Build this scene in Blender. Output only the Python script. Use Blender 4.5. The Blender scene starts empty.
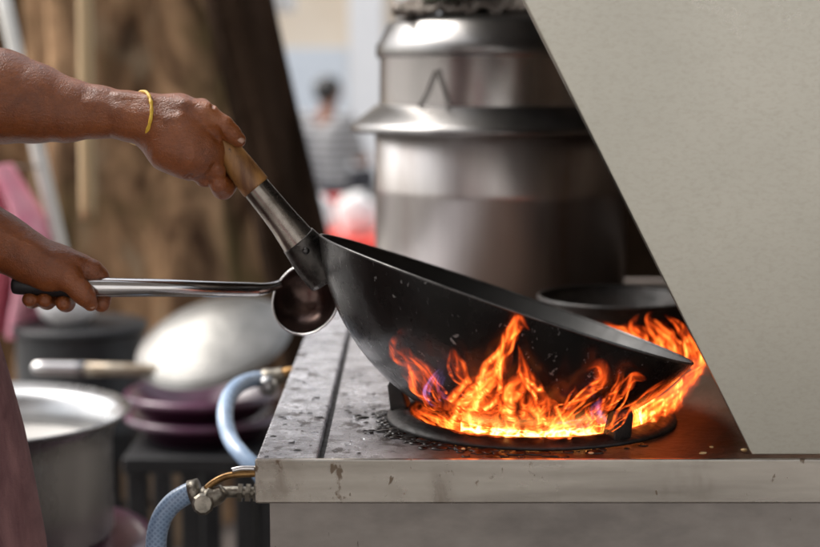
import bpy, bmesh, math, random
import numpy as np
from mathutils import Vector, Matrix, noise as mnoise

random.seed(7)
rng = np.random.default_rng(7)
S = bpy.context.scene
COL = S.collection
R = math.radians

# ------------------------------------------------------------------ camera
PITCH = R(7.26)
LENS = 70.0
FPX = 820 * LENS / 36.0
CZ = 1.21
cd = bpy.data.cameras.new('camera')
cam = bpy.data.objects.new('camera', cd)
COL.objects.link(cam)
cam.location = (0, 0, CZ)
cam.rotation_euler = (math.pi / 2 - PITCH, 0, 0)
cd.lens = LENS
cd.sensor_width = 36.0
cd.clip_start = 0.02
cd.clip_end = 400
cd.dof.use_dof = True
cd.dof.focus_distance = 1.56
cd.dof.aperture_fstop = 3.3
S.camera = cam

# ------------------------------------------------------------------ sky, sun, exposure
SUN_EL, SUN_AZ = 50.0, -68.0          # azimuth from +Y towards +X
w = bpy.data.worlds.new('World')
S.world = w
w.use_nodes = True
nt = w.node_tree
bg = nt.nodes['Background']
sky = nt.nodes.new('ShaderNodeTexSky')
sky.sky_type = 'NISHITA'
sky.sun_disc = False
sky.sun_elevation = R(SUN_EL)
sky.sun_rotation = R(SUN_AZ)
sky.dust_density = 4.0
sky.ozone_density = 1.0
hs = nt.nodes.new('ShaderNodeHueSaturation')
hs.inputs['Saturation'].default_value = 0.28
nt.links.new(sky.outputs[0], hs.inputs['Color'])
nt.links.new(hs.outputs[0], bg.inputs['Color'])
bg.inputs['Strength'].default_value = 0.15
sl = bpy.data.lights.new('sun', 'SUN')
sl.energy = 1.15
sl.angle = R(32)
sl.color = (1.0, 0.95, 0.88)
sun = bpy.data.objects.new('sun', sl)
COL.objects.link(sun)
sd = Vector((math.sin(R(SUN_AZ)) * math.cos(R(SUN_EL)), math.cos(R(SUN_AZ)) * math.cos(R(SUN_EL)), math.sin(R(SUN_EL))))
sun.rotation_euler = sd.to_track_quat('Z', 'Y').to_euler()
S.view_settings.view_transform = 'Standard'
S.view_settings.look = 'None'
S.view_settings.gamma = 1.0
S.view_settings.exposure = 1.25
S.cycles.use_denoising = True
S.cycles.transparent_max_bounces = 40
S.cycles.max_bounces = 8
S.cycles.sample_clamp_indirect = 6.0


# ------------------------------------------------------------------ helpers
def P(u, v, Y):
    """point at distance Y that the camera sees at photo pixel (u, v)"""
    a = (u - 410.0) / FPX
    b = (273.5 - v) / FPX
    dy = math.cos(PITCH) + math.sin(PITCH) * b
    dz = -math.sin(PITCH) + math.cos(PITCH) * b
    k = Y / dy
    return Vector((a * k, Y, CZ + dz * k))


def mesh_obj(name, verts, faces, mat=None, parent=None, smooth=True, uvs=None):
    me = bpy.data.meshes.new(name)
    me.from_pydata([tuple(v) for v in verts], [], [tuple(f) for f in faces])
    me.update()
    if smooth:
        me.polygons.foreach_set('use_smooth', [True] * len(me.polygons))
    o = bpy.data.objects.new(name, me)
    COL.objects.link(o)
    if mat:
        me.materials.append(mat)
    if parent:
        o.parent = parent
    return o


def bm_obj(name, bm, mat=None, parent=None, smooth=False):
    bmesh.ops.recalc_face_normals(bm, faces=bm.faces)
    me = bpy.data.meshes.new(name)
    bm.to_mesh(me)
    bm.free()
    if smooth:
        me.polygons.foreach_set('use_smooth', [True] * len(me.polygons))
    o = bpy.data.objects.new(name, me)
    COL.objects.link(o)
    if mat:
        me.materials.append(mat)
    if parent:
        o.parent = parent
    return o


def tag(o, label, cat, group=None, kind=None):
    o['label'] = label
    o['category'] = cat
    if group:
        o['group'] = group
    if kind:
        o['kind'] = kind
    return o


def thing(name, label, cat, group=None):
    o = bpy.data.objects.new(name, None)
    o.empty_display_size = 0.1
    COL.objects.link(o)
    return tag(o, label, cat, group)


def settle(root, loc):
    """move the empty to its base without moving its parts"""
    loc = Vector(loc)
    root.location = loc
    for c in root.children:
        c.location = c.location - loc


def bevel(o, wd=0.002, seg=2, ang=40):
    m = o.modifiers.new('bevel', 'BEVEL')
    m.width = wd
    m.segments = seg
    m.limit_method = 'ANGLE'
    m.angle_limit = R(ang)
    return o


def add_box(bm, lo, hi):
    (x0, y0, z0), (x1, y1, z1) = lo, hi
    vs = [bm.verts.new(c) for c in ((x0, y0, z0), (x1, y0, z0), (x1, y1, z0), (x0, y1, z0),
                                    (x0, y0, z1), (x1, y0, z1), (x1, y1, z1), (x0, y1, z1))]
    for f in ((0, 3, 2, 1), (4, 5, 6, 7), (0, 1, 5, 4), (1, 2, 6, 5), (2, 3, 7, 6), (3, 0, 4, 7)):
        bm.faces.new([vs[i] for i in f])


def box(name, lo, hi, mat, parent=None, bv=0.002):
    bm = bmesh.new()
    add_box(bm, lo, hi)
    o = bm_obj(name, bm, mat, parent)
    if bv:
        bevel(o, bv)
    return o


def prism(name, poly, d0, d1, mat, parent=None, axis='y', bv=0.0015):
    """polygon (x,z) extruded along y from d0 to d1"""
    bm = bmesh.new()
    a = [bm.verts.new((x, d0, z)) for x, z in poly]
    b = [bm.verts.new((x, d1, z)) for x, z in poly]
    bm.faces.new(a)
    bm.faces.new(b[::-1])
    n = len(poly)
    for i in range(n):
        bm.faces.new((a[i], b[i], b[(i + 1) % n], a[(i + 1) % n]))
    o = bm_obj(name, bm, mat, parent)
    if bv:
        bevel(o, bv)
    return o


def lathe(name, prof, mat, parent=None, centre=(0, 0, 0), axis=None, seg=96, closed=False, smooth=True, warp=None):
    """profile (r,z) revolved round z, then z turned to axis and moved to centre"""
    vs, fs = [], []
    n = len(prof)
    for i in range(seg):
        a = 2 * math.pi * i / seg
        for r, z in prof:
            p = Vector((r * math.cos(a), r * math.sin(a), z))
            if warp:
                p = warp(p, a)
            vs.append(p)
    m = n if closed else n - 1
    for i in range(seg):
        for j in range(m):
            k = (j + 1) % n
            ii = (i + 1) % seg
            fs.append((i * n + j, ii * n + j, ii * n + k, i * n + k))
    M = Matrix.Translation(Vector(centre))
    if axis is not None:
        M = M @ Vector(axis).to_track_quat('Z', 'Y').to_matrix().to_4x4()
    vs = [M @ v for v in vs]
    o = mesh_obj(name, vs, fs, mat, parent, smooth)
    bm = bmesh.new()
    bm.from_mesh(o.data)
    bmesh.ops.remove_doubles(bm, verts=bm.verts, dist=1e-5)
    bmesh.ops.recalc_face_normals(bm, faces=bm.faces)
    bm.to_mesh(o.data)
    bm.free()
    if smooth:
        o.data.polygons.foreach_set('use_smooth', [True] * len(o.data.polygons))
    return o


def smooth_path(pts, sub=6):
    """Catmull-Rom through points of any dimension"""
    pts = [np.array(p, float) for p in pts]
    q = [2 * pts[0] - pts[1]] + pts + [2 * pts[-1] - pts[-2]]
    out = []
    for i in range(1, len(q) - 2):
        p0, p1, p2, p3 = q[i - 1:i + 3]
        for s in range(sub):
            t = s / sub
            out.append(0.5 * ((2 * p1) + (-p0 + p2) * t + (2 * p0 - 5 * p1 + 4 * p2 - p3) * t * t + (-p0 + 3 * p1 - 3 * p2 + p3) * t ** 3))
    out.append(pts[-1])
    return out


def tube(name, pts, mat, parent=None, seg=20, sub=6, smooth=True, flat=None, add_to=None):
    """pts (x,y,z,r); closed ends"""
    pts = smooth_path(pts, sub) if sub > 1 else [np.array(p, float) for p in pts]
    vs, fs = [], []
    prev = None
    n = len(pts)
    for i, p in enumerate(pts):
        a = pts[max(0, i - 1)][:3]
        b = pts[min(n - 1, i + 1)][:3]
        t = Vector(b - a).normalized()
        if prev is None:
            x = t.orthogonal().normalized()
        else:
            x = (prev - t * prev.dot(t)).normalized()
        prev = x
        y = t.cross(x)
        for k in range(seg):
            an = 2 * math.pi * k / seg
            off = (x * math.cos(an) + y * math.sin(an)) * p[3]
            vs.append(Vector(p[:3]) + off)
    for i in range(n - 1):
        for k in range(seg):
            kk = (k + 1) % seg
            fs.append((i * seg + k, i * seg + kk, (i + 1) * seg + kk, (i + 1) * seg + k))
    fs.append(tuple(range(seg))[::-1])
    fs.append(tuple((n - 1) * seg + k for k in range(seg)))
    if add_to is not None:
        base = len(add_to[0])
        add_to[0].extend(vs)
        add_to[1].extend([tuple(i + base for i in f) for f in fs])
        return None
    return mesh_obj(name, vs, fs, mat, parent, smooth)


# ------------------------------------------------------------------ soft solid (signed distance) meshes
def surface_nets(D, org, h):
    sx, sy, sz = D.shape
    c = [D[i:sx - 1 + i, j:sy - 1 + j, k:sz - 1 + k] for i in (0, 1) for j in (0, 1) for k in (0, 1)]
    neg = sum((x < 0).astype(np.int8) for x in c)
    act = (neg > 0) & (neg < 8)
    idx = np.argwhere(act)
    vid = -np.ones(act.shape, np.int64)
    vid[act] = np.arange(len(idx))
    cv = np.stack([x[act] for x in c], 1)
    off = np.array([(i, j, k) for i in (0, 1) for j in (0, 1) for k in (0, 1)], float)
    acc = np.zeros((len(idx), 3))
    cnt = np.zeros(len(idx))
    for a in range(8):
        for b in range(a + 1, 8):
            if np.abs(off[a] - off[b]).sum() == 1:
                m = (cv[:, a] < 0) != (cv[:, b] < 0)
                t = cv[m, a] / (cv[m, a] - cv[m, b])
                acc[m] += off[a] + t[:, None] * (off[b] - off[a])
                cnt[m] += 1
    V = (idx + acc / cnt[:, None]) * h + org
    F = []
    for ax in range(3):
        s0 = [slice(None)] * 3
        s1 = [slice(None)] * 3
        s0[ax] = slice(0, -1)
        s1[ax] = slice(1, None)
        A, B = D[tuple(s0)] < 0, D[tuple(s1)] < 0
        e = np.argwhere(A != B)
        flip = A[tuple(e.T)]
        o1, o2 = [(1, 2), (2, 0), (0, 1)][ax]
        ok = (e[:, o1] > 0) & (e[:, o2] > 0) & (e[:, o1] < D.shape[o1] - 1) & (e[:, o2] < D.shape[o2] - 1)
        e, flip = e[ok], flip[ok]
        q = []
        for d1, d2 in ((1, 1), (0, 1), (0, 0), (1, 0)):
            f = e.copy()
            f[:, o1] -= d1
            f[:, o2] -= d2
            q.append(vid[tuple(f.T)])
        q = np.stack(q, 1)
        q[~flip] = q[~flip][:, ::-1]
        F.append(q)
    return V, np.concatenate(F)


def soft_solid(chains, h):
    """chains: list of (points [(x,y,z,r)], blend radius). Returns verts, quads of the blended surface."""
    allp = np.array([p for ch, k in chains for p in ch], float)
    lo = (allp[:, :3] - allp[:, 3:4]).min(0) - 4 * h
    hi = (allp[:, :3] + allp[:, 3:4]).max(0) + 4 * h
    n = np.ceil((hi - lo) / h).astype(int) + 1
    D = np.full(n, 10.0, np.float32)
    for ch, k in chains:
        carve = k < 0
        k = abs(k)
        segs = list(zip(ch[:-1], ch[1:])) if len(ch) > 1 else [(ch[0], ch[0])]
        for a, b in segs:
            a, b = np.array(a, float), np.array(b, float)
            pad = max(a[3], b[3]) + 2.5 * k + 4 * h
            i0 = np.maximum(np.floor((np.minimum(a[:3], b[:3]) - pad - lo) / h).astype(int), 0)
            i1 = np.minimum(np.ceil((np.maximum(a[:3], b[:3]) + pad - lo) / h).astype(int) + 1, n)
            ax = [np.arange(i0[d], i1[d], dtype=np.float32) * h + lo[d] for d in range(3)]
            X, Y, Z = np.meshgrid(*ax, indexing='ij', sparse=True)
            ab = b[:3] - a[:3]
            L2 = max(float(ab @ ab), 1e-12)
            t = ((X - a[0]) * ab[0] + (Y - a[1]) * ab[1] + (Z - a[2]) * ab[2]) / L2
            t = np.clip(t, 0, 1)
            d = np.sqrt((X - a[0] - t * ab[0]) ** 2 + (Y - a[1] - t * ab[1]) ** 2 + (Z - a[2] - t * ab[2]) ** 2) - (a[3] + t * (b[3] - a[3]))
            sl_ = tuple(slice(i0[q], i1[q]) for q in range(3))
            cur = D[sl_]
            if carve:
                hh = np.maximum(k - np.abs(cur + d), 0) / k
                D[sl_] = np.maximum(cur, -d) + hh * hh * k * 0.25
                continue
            hh = np.maximum(k - np.abs(cur - d), 0) / k
            D[sl_] = np.minimum(cur, d) - hh * hh * k * 0.25
    return surface_nets(D, lo, h)


def soft_obj(name, chains, h, mat, parent=None, extra=None, iters=2):
    V, F = soft_solid(chains, h)
    V = [tuple(v) for v in V]
    F = [tuple(int(i) for i in f) for f in F]
    if extra:
        for V2, F2 in extra:
            b = len(V)
            V += [tuple(v) for v in V2]
            F += [tuple(int(i) + b for i in f) for f in F2]
    o = mesh_obj(name, V, F, mat, parent, True)
    if iters:
        m = o.modifiers.new('smooth', 'SMOOTH')
        m.iterations = iters
        m.factor = 0.5
    return o


# ------------------------------------------------------------------ materials
def new_mat(name):
    m = bpy.data.materials.new(name)
    m.use_nodes = True
    n = m.node_tree.nodes
    return m, n, m.node_tree.links, n['Principled BSDF']


def ramp(n, stops):
    r = n.new('ShaderNodeValToRGB')
    e = r.color_ramp.elements
    while len(e) < len(stops):
        e.new(0.5)
    for i, (p, c) in enumerate(stops):
        e[i].position = p
        e[i].color = c if len(c) == 4 else (*c, 1)
    return r


def noise_tex(n, l, scale, detail=6, rough=0.6, dist=0.0, stretch=(1, 1, 1), coord='Object'):
    tc = n.new('ShaderNodeTexCoord')
    mp = n.new('ShaderNodeMapping')
    mp.inputs['Scale'].default_value = stretch
    l.new(tc.outputs[coord], mp.inputs['Vector'])
    t = n.new('ShaderNodeTexNoise')
    t.inputs['Scale'].default_value = scale
    t.inputs['Detail'].default_value = detail
    t.inputs['Roughness'].default_value = rough
    t.inputs['Distortion'].default_value = dist
    l.new(mp.outputs[0], t.inputs['Vector'])
    return t


def surf(name, c1, c2=None, rough=0.5, metal=0.0, scale=8, stretch=(1, 1, 1), bump=0.0, bscale=60, rvar=0.0,
         lo=0.35, hi=0.65, spec=None, coat=0.0, bstretch=(1, 1, 1), detail=6, bdist=0.002, aniso=0, sss=0, dist=0.0):
    m, n, l, b = new_mat(name)
    b.inputs['Roughness'].default_value = rough
    b.inputs['Metallic'].default_value = metal
    if spec is not None:
        b.inputs['Specular IOR Level'].default_value = spec
    b.inputs['Coat Weight'].default_value = coat
    b.inputs['Anisotropic'].default_value = aniso
    if sss:
        b.inputs['Subsurface Weight'].default_value = sss
        b.inputs['Subsurface Radius'].default_value = (0.008, 0.003, 0.0015)
        b.inputs['Subsurface Scale'].default_value = 1.0
    if c2 is None:
        b.inputs['Base Color'].default_value = (*c1, 1)
    else:
        t = noise_tex(n, l, scale, detail, 0.6, dist, stretch)
        r = ramp(n, [(lo, c1), (hi, c2)])
        l.new(t.outputs['Fac'], r.inputs['Fac'])
        l.new(r.outputs[0], b.inputs['Base Color'])
    if rvar:
        t = noise_tex(n, l, scale * 1.7, 8, 0.65, 0.3, stretch)
        mr = n.new('ShaderNodeMapRange')
        mr.inputs['From Min'].default_value = 0.3
        mr.inputs['From Max'].default_value = 0.7
        mr.inputs['To Min'].default_value = max(0.03, rough - rvar)
        mr.inputs['To Max'].default_value = min(1, rough + rvar)
        l.new(t.outputs['Fac'], mr.inputs['Value'])
        l.new(mr.outputs[0], b.inputs['Roughness'])
    if bump:
        t = noise_tex(n, l, bscale, 8, 0.65, 0.2, bstretch)
        bp = n.new('ShaderNodeBump')
        bp.inputs['Strength'].default_value = bump
        bp.inputs['Distance'].default_value = bdist
        l.new(t.outputs['Fac'], bp.inputs['Height'])
        l.new(bp.outputs[0], b.inputs['Normal'])
    return m


def layer(m, c, scale, lo, hi, rough=None, metal=None, stretch=(1, 1, 1), dist=0.5, detail=8, kind='noise', amount=1.0, seed=0.0):
    """a patchy second coat (dirt, rust, water, burnt fat) over an existing material"""
    n, l = m.node_tree.nodes, m.node_tree.links
    b = n['Principled BSDF']
    if kind == 'noise':
        t = noise_tex(n, l, scale, detail, 0.62, dist, stretch)
        out = t.outputs['Fac']
    else:
        t = n.new('ShaderNodeTexVoronoi')
        tc = n.new('ShaderNodeTexCoord')
        l.new(tc.outputs['Object'], t.inputs['Vector'])
        t.inputs['Scale'].default_value = scale
        t.inputs['Randomness'].default_value = 1
        out = t.outputs['Distance']
    if kind == 'noise' and seed:
        t.noise_dimensions = '4D'
        t.inputs['W'].default_value = seed
    mr = n.new('ShaderNodeMapRange')
    mr.interpolation_type = 'SMOOTHSTEP'
    mr.inputs['From Min'].default_value = lo
    mr.inputs['From Max'].default_value = hi
    mr.inputs['To Max'].default_value = amount
    l.new(out, mr.inputs['Value'])
    for key, val in (('Base Color', c), ('Roughness', rough), ('Metallic', metal)):
        if val is None:
            continue
        sock = b.inputs[key]
        mx = n.new('ShaderNodeMix')
        if key == 'Base Color':
            mx.data_type = 'RGBA'
            A, B, O = mx.inputs[6], mx.inputs[7], mx.outputs[2]
            B.default_value = (*val, 1)
        else:
            A, B, O = mx.inputs[2], mx.inputs[3], mx.outputs[0]
            B.default_value = val
        l.new(mr.outputs[0], mx.inputs[0])
        if sock.is_linked:
            l.new(sock.links[0].from_socket, A)
        else:
            A.default_value = sock.default_value
        l.new(O, sock)
    return mr


def mask_range(m, axis, a0, a1, c, amount=1.0, nscale=12, rough=None, metal=None):
    """dirt confined by a noisy band along an object axis: returns nothing"""
    n, l = m.node_tree.nodes, m.node_tree.links
    b = n['Principled BSDF']
    tc = n.new('ShaderNodeTexCoord')
    sp = n.new('ShaderNodeSeparateXYZ')
    l.new(tc.outputs['Object'], sp.inputs[0])
    t = noise_tex(n, l, nscale, 8, 0.65, 0.4)
    ma = n.new('ShaderNodeMath')
    ma.operation = 'MULTIPLY_ADD'
    l.new(t.outputs['Fac'], ma.inputs[0])
    ma.inputs[1].default_value = (a1 - a0) * 1.6
    l.new(sp.outputs[axis], ma.inputs[2])
    mr = n.new('ShaderNodeMapRange')
    mr.interpolation_type = 'SMOOTHSTEP'
    mr.inputs['From Min'].default_value = a0 + (a1 - a0) * 0.8
    mr.inputs['From Max'].default_value = a1 + (a1 - a0) * 0.8
    mr.inputs['To Max'].default_value = amount
    l.new(ma.outputs[0], mr.inputs['Value'])
    for key, val in (('Base Color', c), ('Roughness', rough), ('Metallic', metal)):
        if val is None:
            continue
        sock = b.inputs[key]
        mx = n.new('ShaderNodeMix')
        if key == 'Base Color':
            mx.data_type = 'RGBA'
            A, B, O = mx.inputs[6], mx.inputs[7], mx.outputs[2]
            B.default_value = (*val, 1)
        else:
            A, B, O = mx.inputs[2], mx.inputs[3], mx.outputs[0]
            B.default_value = val
        l.new(mr.outputs[0], mx.inputs[0])
        if sock.is_linked:
            l.new(sock.links[0].from_socket, A)
        else:
            A.default_value = sock.default_value
        l.new(O, sock)


M = {}
M['panel'] = surf('brushed_panel', (0.37, 0.355, 0.305), (0.42, 0.40, 0.345), 0.29, 0.92, 4, (1, 1, 1), 0.03, 120, 0.03, bstretch=(0.25, 1, 6), bdist=0.0006, lo=0.3, hi=0.7)
layer(M['panel'], (0.29, 0.27, 0.215), 230, 0.42, 0.70, rough=0.40, stretch=(0.7, 1, 1.3), amount=0.30, seed=2.0)
layer(M['panel'], (0.26, 0.22, 0.16), 5, 0.60, 0.78, rough=0.5, stretch=(1, 1, 0.5), amount=0.3, seed=12.0)
M['panel_in'] = surf('sooty_steel', (0.045, 0.032, 0.022), (0.15, 0.105, 0.07), 0.5, 0.6, 6, bump=0.2, bscale=60)
M['lip'] = surf('worn_steel_lip', (0.34, 0.31, 0.27), (0.54, 0.50, 0.44), 0.20, 0.92, 9, (0.35, 1, 3.5), 0.10, 60, 0.10, bdist=0.001)
layer(M['lip'], (0.13, 0.095, 0.07), 13, 0.50, 0.72, rough=0.40, amount=0.7, seed=1.0, stretch=(1, 1, 0.35))
layer(M['lip'], (0.10, 0.06, 0.03), 70, 0.61, 0.66, rough=0.5, amount=0.8, seed=21.0, stretch=(1, 1, 0.5))
layer(M['lip'], (0.20, 0.07, 0.02), 30, 0.645, 0.68, rough=0.7, metal=0.1, amount=0.9, seed=4.0)
M['front'] = surf('front_panel_steel', (0.20, 0.18, 0.165), (0.33, 0.30, 0.27), 0.36, 0.9, 7, (1, 1, 2), 0.10, 50, 0.08, bdist=0.001)
layer(M['front'], (0.05, 0.03, 0.02), 30, 0.66, 0.69, rough=0.7, metal=0.1, seed=7.0, stretch=(1.6, 1, 0.5))
M['top'] = surf('wet_steel_top', (0.42, 0.42, 0.45), (0.72, 0.72, 0.76), 0.25, 0.6, 30, (1, 1, 1), 0.8, 85, 0.16, bdist=0.004)
layer(M['top'], (0.04, 0.03, 0.03), 34, 0.54, 0.62, rough=0.25, metal=0.2, amount=0.9, seed=3.0)
M['worktop'] = surf('greasy_worktop', (0.36, 0.35, 0.37), (0.66, 0.65, 0.68), 0.25, 0.65, 26, (1, 1, 1), 0.7, 85, 0.16, bdist=0.004)
layer(M['worktop'], (0.03, 0.02, 0.02), 30, 0.53, 0.62, rough=0.25, metal=0.2, amount=0.9, seed=3.0)
mask_range(M['worktop'], 0, -0.05, 0.07, (0.07, 0.035, 0.015), 0.95, 14, rough=0.42, metal=0.35)
M['iron'] = surf('cast_iron', (0.006, 0.0055, 0.005), (0.026, 0.020, 0.017), 0.48, 0.2, 40, bump=0.5, bscale=120, rvar=0.15)
M['wok'] = surf('seasoned_wok', (0.003, 0.0028, 0.0026), (0.014, 0.012, 0.0105), 0.25, 0.15, 9, bump=0.4, bscale=60, spec=0.28, rvar=0.13, bdist=0.0012)
layer(M['wok'], (0.22, 0.21, 0.20), 110, 0.625, 0.69, rough=0.4, metal=0.4, seed=5.0, stretch=(1, 1, 0.7))
layer(M['wok'], (0.16, 0.15, 0.15), 60, 0.64, 0.70, rough=0.3, seed=9.0, stretch=(3.2, 3.2, 0.35))
M['wok_in'] = surf('wok_inside', (0.004, 0.0038, 0.0035), (0.013, 0.012, 0.011), 0.55, 0.1, 12, bump=0.1, bscale=70, rvar=0.1)
M['rim'] = surf('wok_rim_steel', (0.05, 0.048, 0.047), (0.13, 0.125, 0.12), 0.36, 0.9, 40, rvar=0.1)
M['socket'] = surf('socket_steel', (0.14, 0.12, 0.10), (0.32, 0.285, 0.25), 0.27, 0.95, 20, bump=0.08, bscale=120, rvar=0.1)
layer(M['socket'], (0.02, 0.018, 0.016), 24, 0.55, 0.68, rough=0.4, amount=0.8, seed=6.0)
M['steel'] = surf('polished_steel', (0.36, 0.345, 0.33), (0.50, 0.475, 0.455), 0.22, 0.92, 7, (1, 1, 0.3), 0.12, 26, 0.06, bstretch=(1, 1, 0.12), bdist=0.003)
layer(M['steel'], (0.22, 0.16, 0.11), 9, 0.52, 0.75, rough=0.34, amount=0.6, seed=2.0)
M['burnt_steel'] = surf('burnt_socket_end', (0.02, 0.018, 0.016), (0.12, 0.11, 0.10), 0.3, 0.8, 35, bump=0.3, bscale=90, rvar=0.1)
M['steel_body'] = surf('dull_steel', (0.34, 0.315, 0.30), (0.52, 0.485, 0.465), 0.34, 0.9, 5, (1.6, 1.6, 0.12), 0.10, 30, 0.06, bstretch=(1, 1, 0.1), bdist=0.003)
layer(M['steel_body'], (0.16, 0.10, 0.06), 7, 0.5, 0.75, rough=0.42, amount=0.6, seed=2.0, stretch=(1, 1, 0.3))
M['ladle'] = surf('ladle_steel', (0.55, 0.53, 0.52), (0.68, 0.66, 0.65), 0.2, 1.0, 20, (0.3, 1, 1), 0.05, 60, 0.06)
M['ladle_bowl'] = surf('oily_ladle_bowl', (0.02, 0.012, 0.010), (0.085, 0.052, 0.043), 0.2, 0.8, 22, bump=0.12, bscale=50, rvar=0.08)
M['alu'] = surf('aluminium', (0.30, 0.30, 0.30), (0.43, 0.43, 0.43), 0.3, 0.95, 6, (1, 1, 0.3), 0.05, 50, 0.08)
M['alu_lid'] = surf('dented_aluminium', (0.15, 0.147, 0.138), (0.27, 0.262, 0.245), 0.44, 0.9, 8, bump=0.5, bscale=14, rvar=0.06, bdist=0.006)
M['wood'] = surf('handle_wood', (0.12, 0.045, 0.012), (0.36, 0.175, 0.05), 0.5, 0, 60, (1, 1, 0.18), 0.25, 140, 0.1, bdist=0.001)
layer(M['wood'], (0.03, 0.015, 0.008), 130, 0.60, 0.68, seed=3.0)
M['pole'] = surf('pale_pole_wood', (0.36, 0.24, 0.12), (0.50, 0.36, 0.19), 0.55, 0, 20, (1, 1, 0.1), 0.2, 60)
M['handle_metal'] = surf('greasy_handle', (0.20, 0.15, 0.10), (0.42, 0.36, 0.28), 0.4, 0.5, 30, bump=0.2, bscale=90)
M['dull_lid'] = surf('dull_dark_steel', (0.15, 0.145, 0.14), (0.27, 0.26, 0.25), 0.30, 0.95, 8, bump=0.1, bscale=20, bdist=0.003)
M['rubber'] = surf('black_rubber', (0.012, 0.012, 0.013), None, 0.5)
M['black'] = surf('black_plastic', (0.010, 0.010, 0.011), (0.02, 0.02, 0.021), 0.5, 0, 10, bump=0.2, bscale=30)
M['hose'] = surf('blue_hose', (0.20, 0.29, 0.42), (0.30, 0.40, 0.54), 0.35, 0, 30, coat=0.2)
def braid(m):
    n, l = m.node_tree.nodes, m.node_tree.links
    b = n['Principled BSDF']
    tc = n.new('ShaderNodeTexCoord')
    hs_ = []
    for sgn in (-1, 1):
        mp = n.new('ShaderNodeMapping')
        mp.inputs['Rotation'].default_value = (0, sgn * 0.8, 0)
        l.new(tc.outputs['Object'], mp.inputs['Vector'])
        wv = n.new('ShaderNodeTexWave')
        wv.bands_direction = 'X'
        wv.inputs['Scale'].default_value = 75
        l.new(mp.outputs[0], wv.inputs['Vector'])
        hs_.append(wv.outputs['Fac'])
    mu = n.new('ShaderNodeMath'); mu.operation = 'MAXIMUM'
    l.new(hs_[0], mu.inputs[0]); l.new(hs_[1], mu.inputs[1])
    src = b.inputs['Base Color'].links[0].from_socket
    mx = n.new('ShaderNodeMix'); mx.data_type = 'RGBA'; mx.blend_type = 'MULTIPLY'
    mx.inputs[0].default_value = 1
    r = ramp(n, [(0.3, (0.62, 0.66, 0.72)), (0.9, (1.05, 1.05, 1.05))])
    l.new(mu.outputs[0], r.inputs['Fac'])
    l.new(src, mx.inputs[6]); l.new(r.outputs[0], mx.inputs[7])
    l.new(mx.outputs[2], b.inputs['Base Color'])


braid(M['hose'])
layer(M['hose'], (0.07, 0.06, 0.05), 30, 0.56, 0.7, rough=0.5, amount=0.6, seed=3.0)
M['brass'] = surf('tarnished_brass', (0.14, 0.075, 0.03), (0.36, 0.21, 0.08), 0.35, 0.9, 60, bump=0.2, bscale=150)
M['grub'] = surf('greasy_valve_metal', (0.10, 0.09, 0.07), (0.32, 0.29, 0.24), 0.3, 0.8, 70, bump=0.5, bscale=160)
M['purple'] = surf('purple_plastic', (0.045, 0.014, 0.030), (0.10, 0.028, 0.065), 0.28, 0, 6, coat=0.3)
M['pink'] = surf('pink_cloth', (0.74, 0.20, 0.30), (0.84, 0.40, 0.46), 0.85, 0, 9, bump=0.4, bscale=20, bdist=0.01)
M['white'] = surf('white_plastic', (0.75, 0.74, 0.72), (0.82, 0.81, 0.79), 0.4, 0, 5)
M['pipe'] = surf('white_pipe', (0.62, 0.60, 0.54), (0.74, 0.72, 0.66), 0.4, 0, 8)
M['bark'] = surf('tree_bark', (0.055, 0.027, 0.014), (0.48, 0.29, 0.155), 0.85, 0, 6.5, (1, 1, 0.42), 1.0, 12, 0, bstretch=(1, 1, 0.35), bdist=0.06, dist=1.2, lo=0.38, hi=0.66, spec=0.1)
layer(M['bark'], (0.40, 0.30, 0.19), 4.0, 0.56, 0.68, amount=0.7, seed=5.5, stretch=(1, 1, 0.5))
layer(M['bark'], (0.11, 0.085, 0.03), 2.2, 0.50, 0.66, amount=0.7, seed=1.5)
M['darkbark'] = surf('dark_bark', (0.012, 0.007, 0.004), (0.050, 0.030, 0.019), 0.97, 0, 7, (1, 1, 0.3), 1.0, 14, bdist=0.04, spec=0.04)
M['ground'] = surf('street_concrete', (0.16, 0.15, 0.14), (0.34, 0.32, 0.30), 0.7, 0, 1.6, bump=0.3, bscale=25, rvar=0.15)
M['wetfloor'] = surf('wet_stall_floor', (0.035, 0.03, 0.028), (0.10, 0.085, 0.075), 0.4, 0, 3, bump=0.3, bscale=30, rvar=0.2)
M['plaster'] = surf('cream_plaster', (0.74, 0.62, 0.48), (0.82, 0.71, 0.57), 0.85, 0, 1.2, bump=0.2, bscale=20)
M['whitewall'] = surf('white_plaster', (0.82, 0.81, 0.80), (0.87, 0.86, 0.85), 0.8, 0, 1.0)
M['shutter'] = surf('pale_blue_shutter', (0.62, 0.67, 0.72), (0.72, 0.76, 0.80), 0.5, 0, 3, (0.2, 1, 6))
M['red'] = surf('red_plastic', (0.62, 0.03, 0.02), (0.70, 0.06, 0.03), 0.4, 0, 4)
M['blue'] = surf('blue_plastic', (0.04, 0.14, 0.36), (0.07, 0.20, 0.44), 0.4, 0, 4)
M['sack'] = surf('white_sack', (0.72, 0.70, 0.68), (0.82, 0.80, 0.78), 0.75, 0, 6, bump=0.6, bscale=9, bdist=0.02)
M['yellow'] = surf('yellow_cord', (0.62, 0.36, 0.03), (0.80, 0.54, 0.06), 0.45, 0, 200, bump=0.8, bscale=420, bdist=0.001)
M['nail'] = surf('fingernail', (0.42, 0.24, 0.17), None, 0.3)
M['cloth'] = surf('grey_cloth', (0.16, 0.13, 0.11), (0.34, 0.30, 0.26), 0.9, 0, 18, bump=0.6, bscale=60, bdist=0.004)
M['green'] = surf('green_plastic', (0.16, 0.24, 0.15), (0.30, 0.37, 0.27), 0.5, 0, 14)
M['wire'] = surf('wire_steel', (0.10, 0.09, 0.08), None, 0.4, 0.8)
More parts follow.
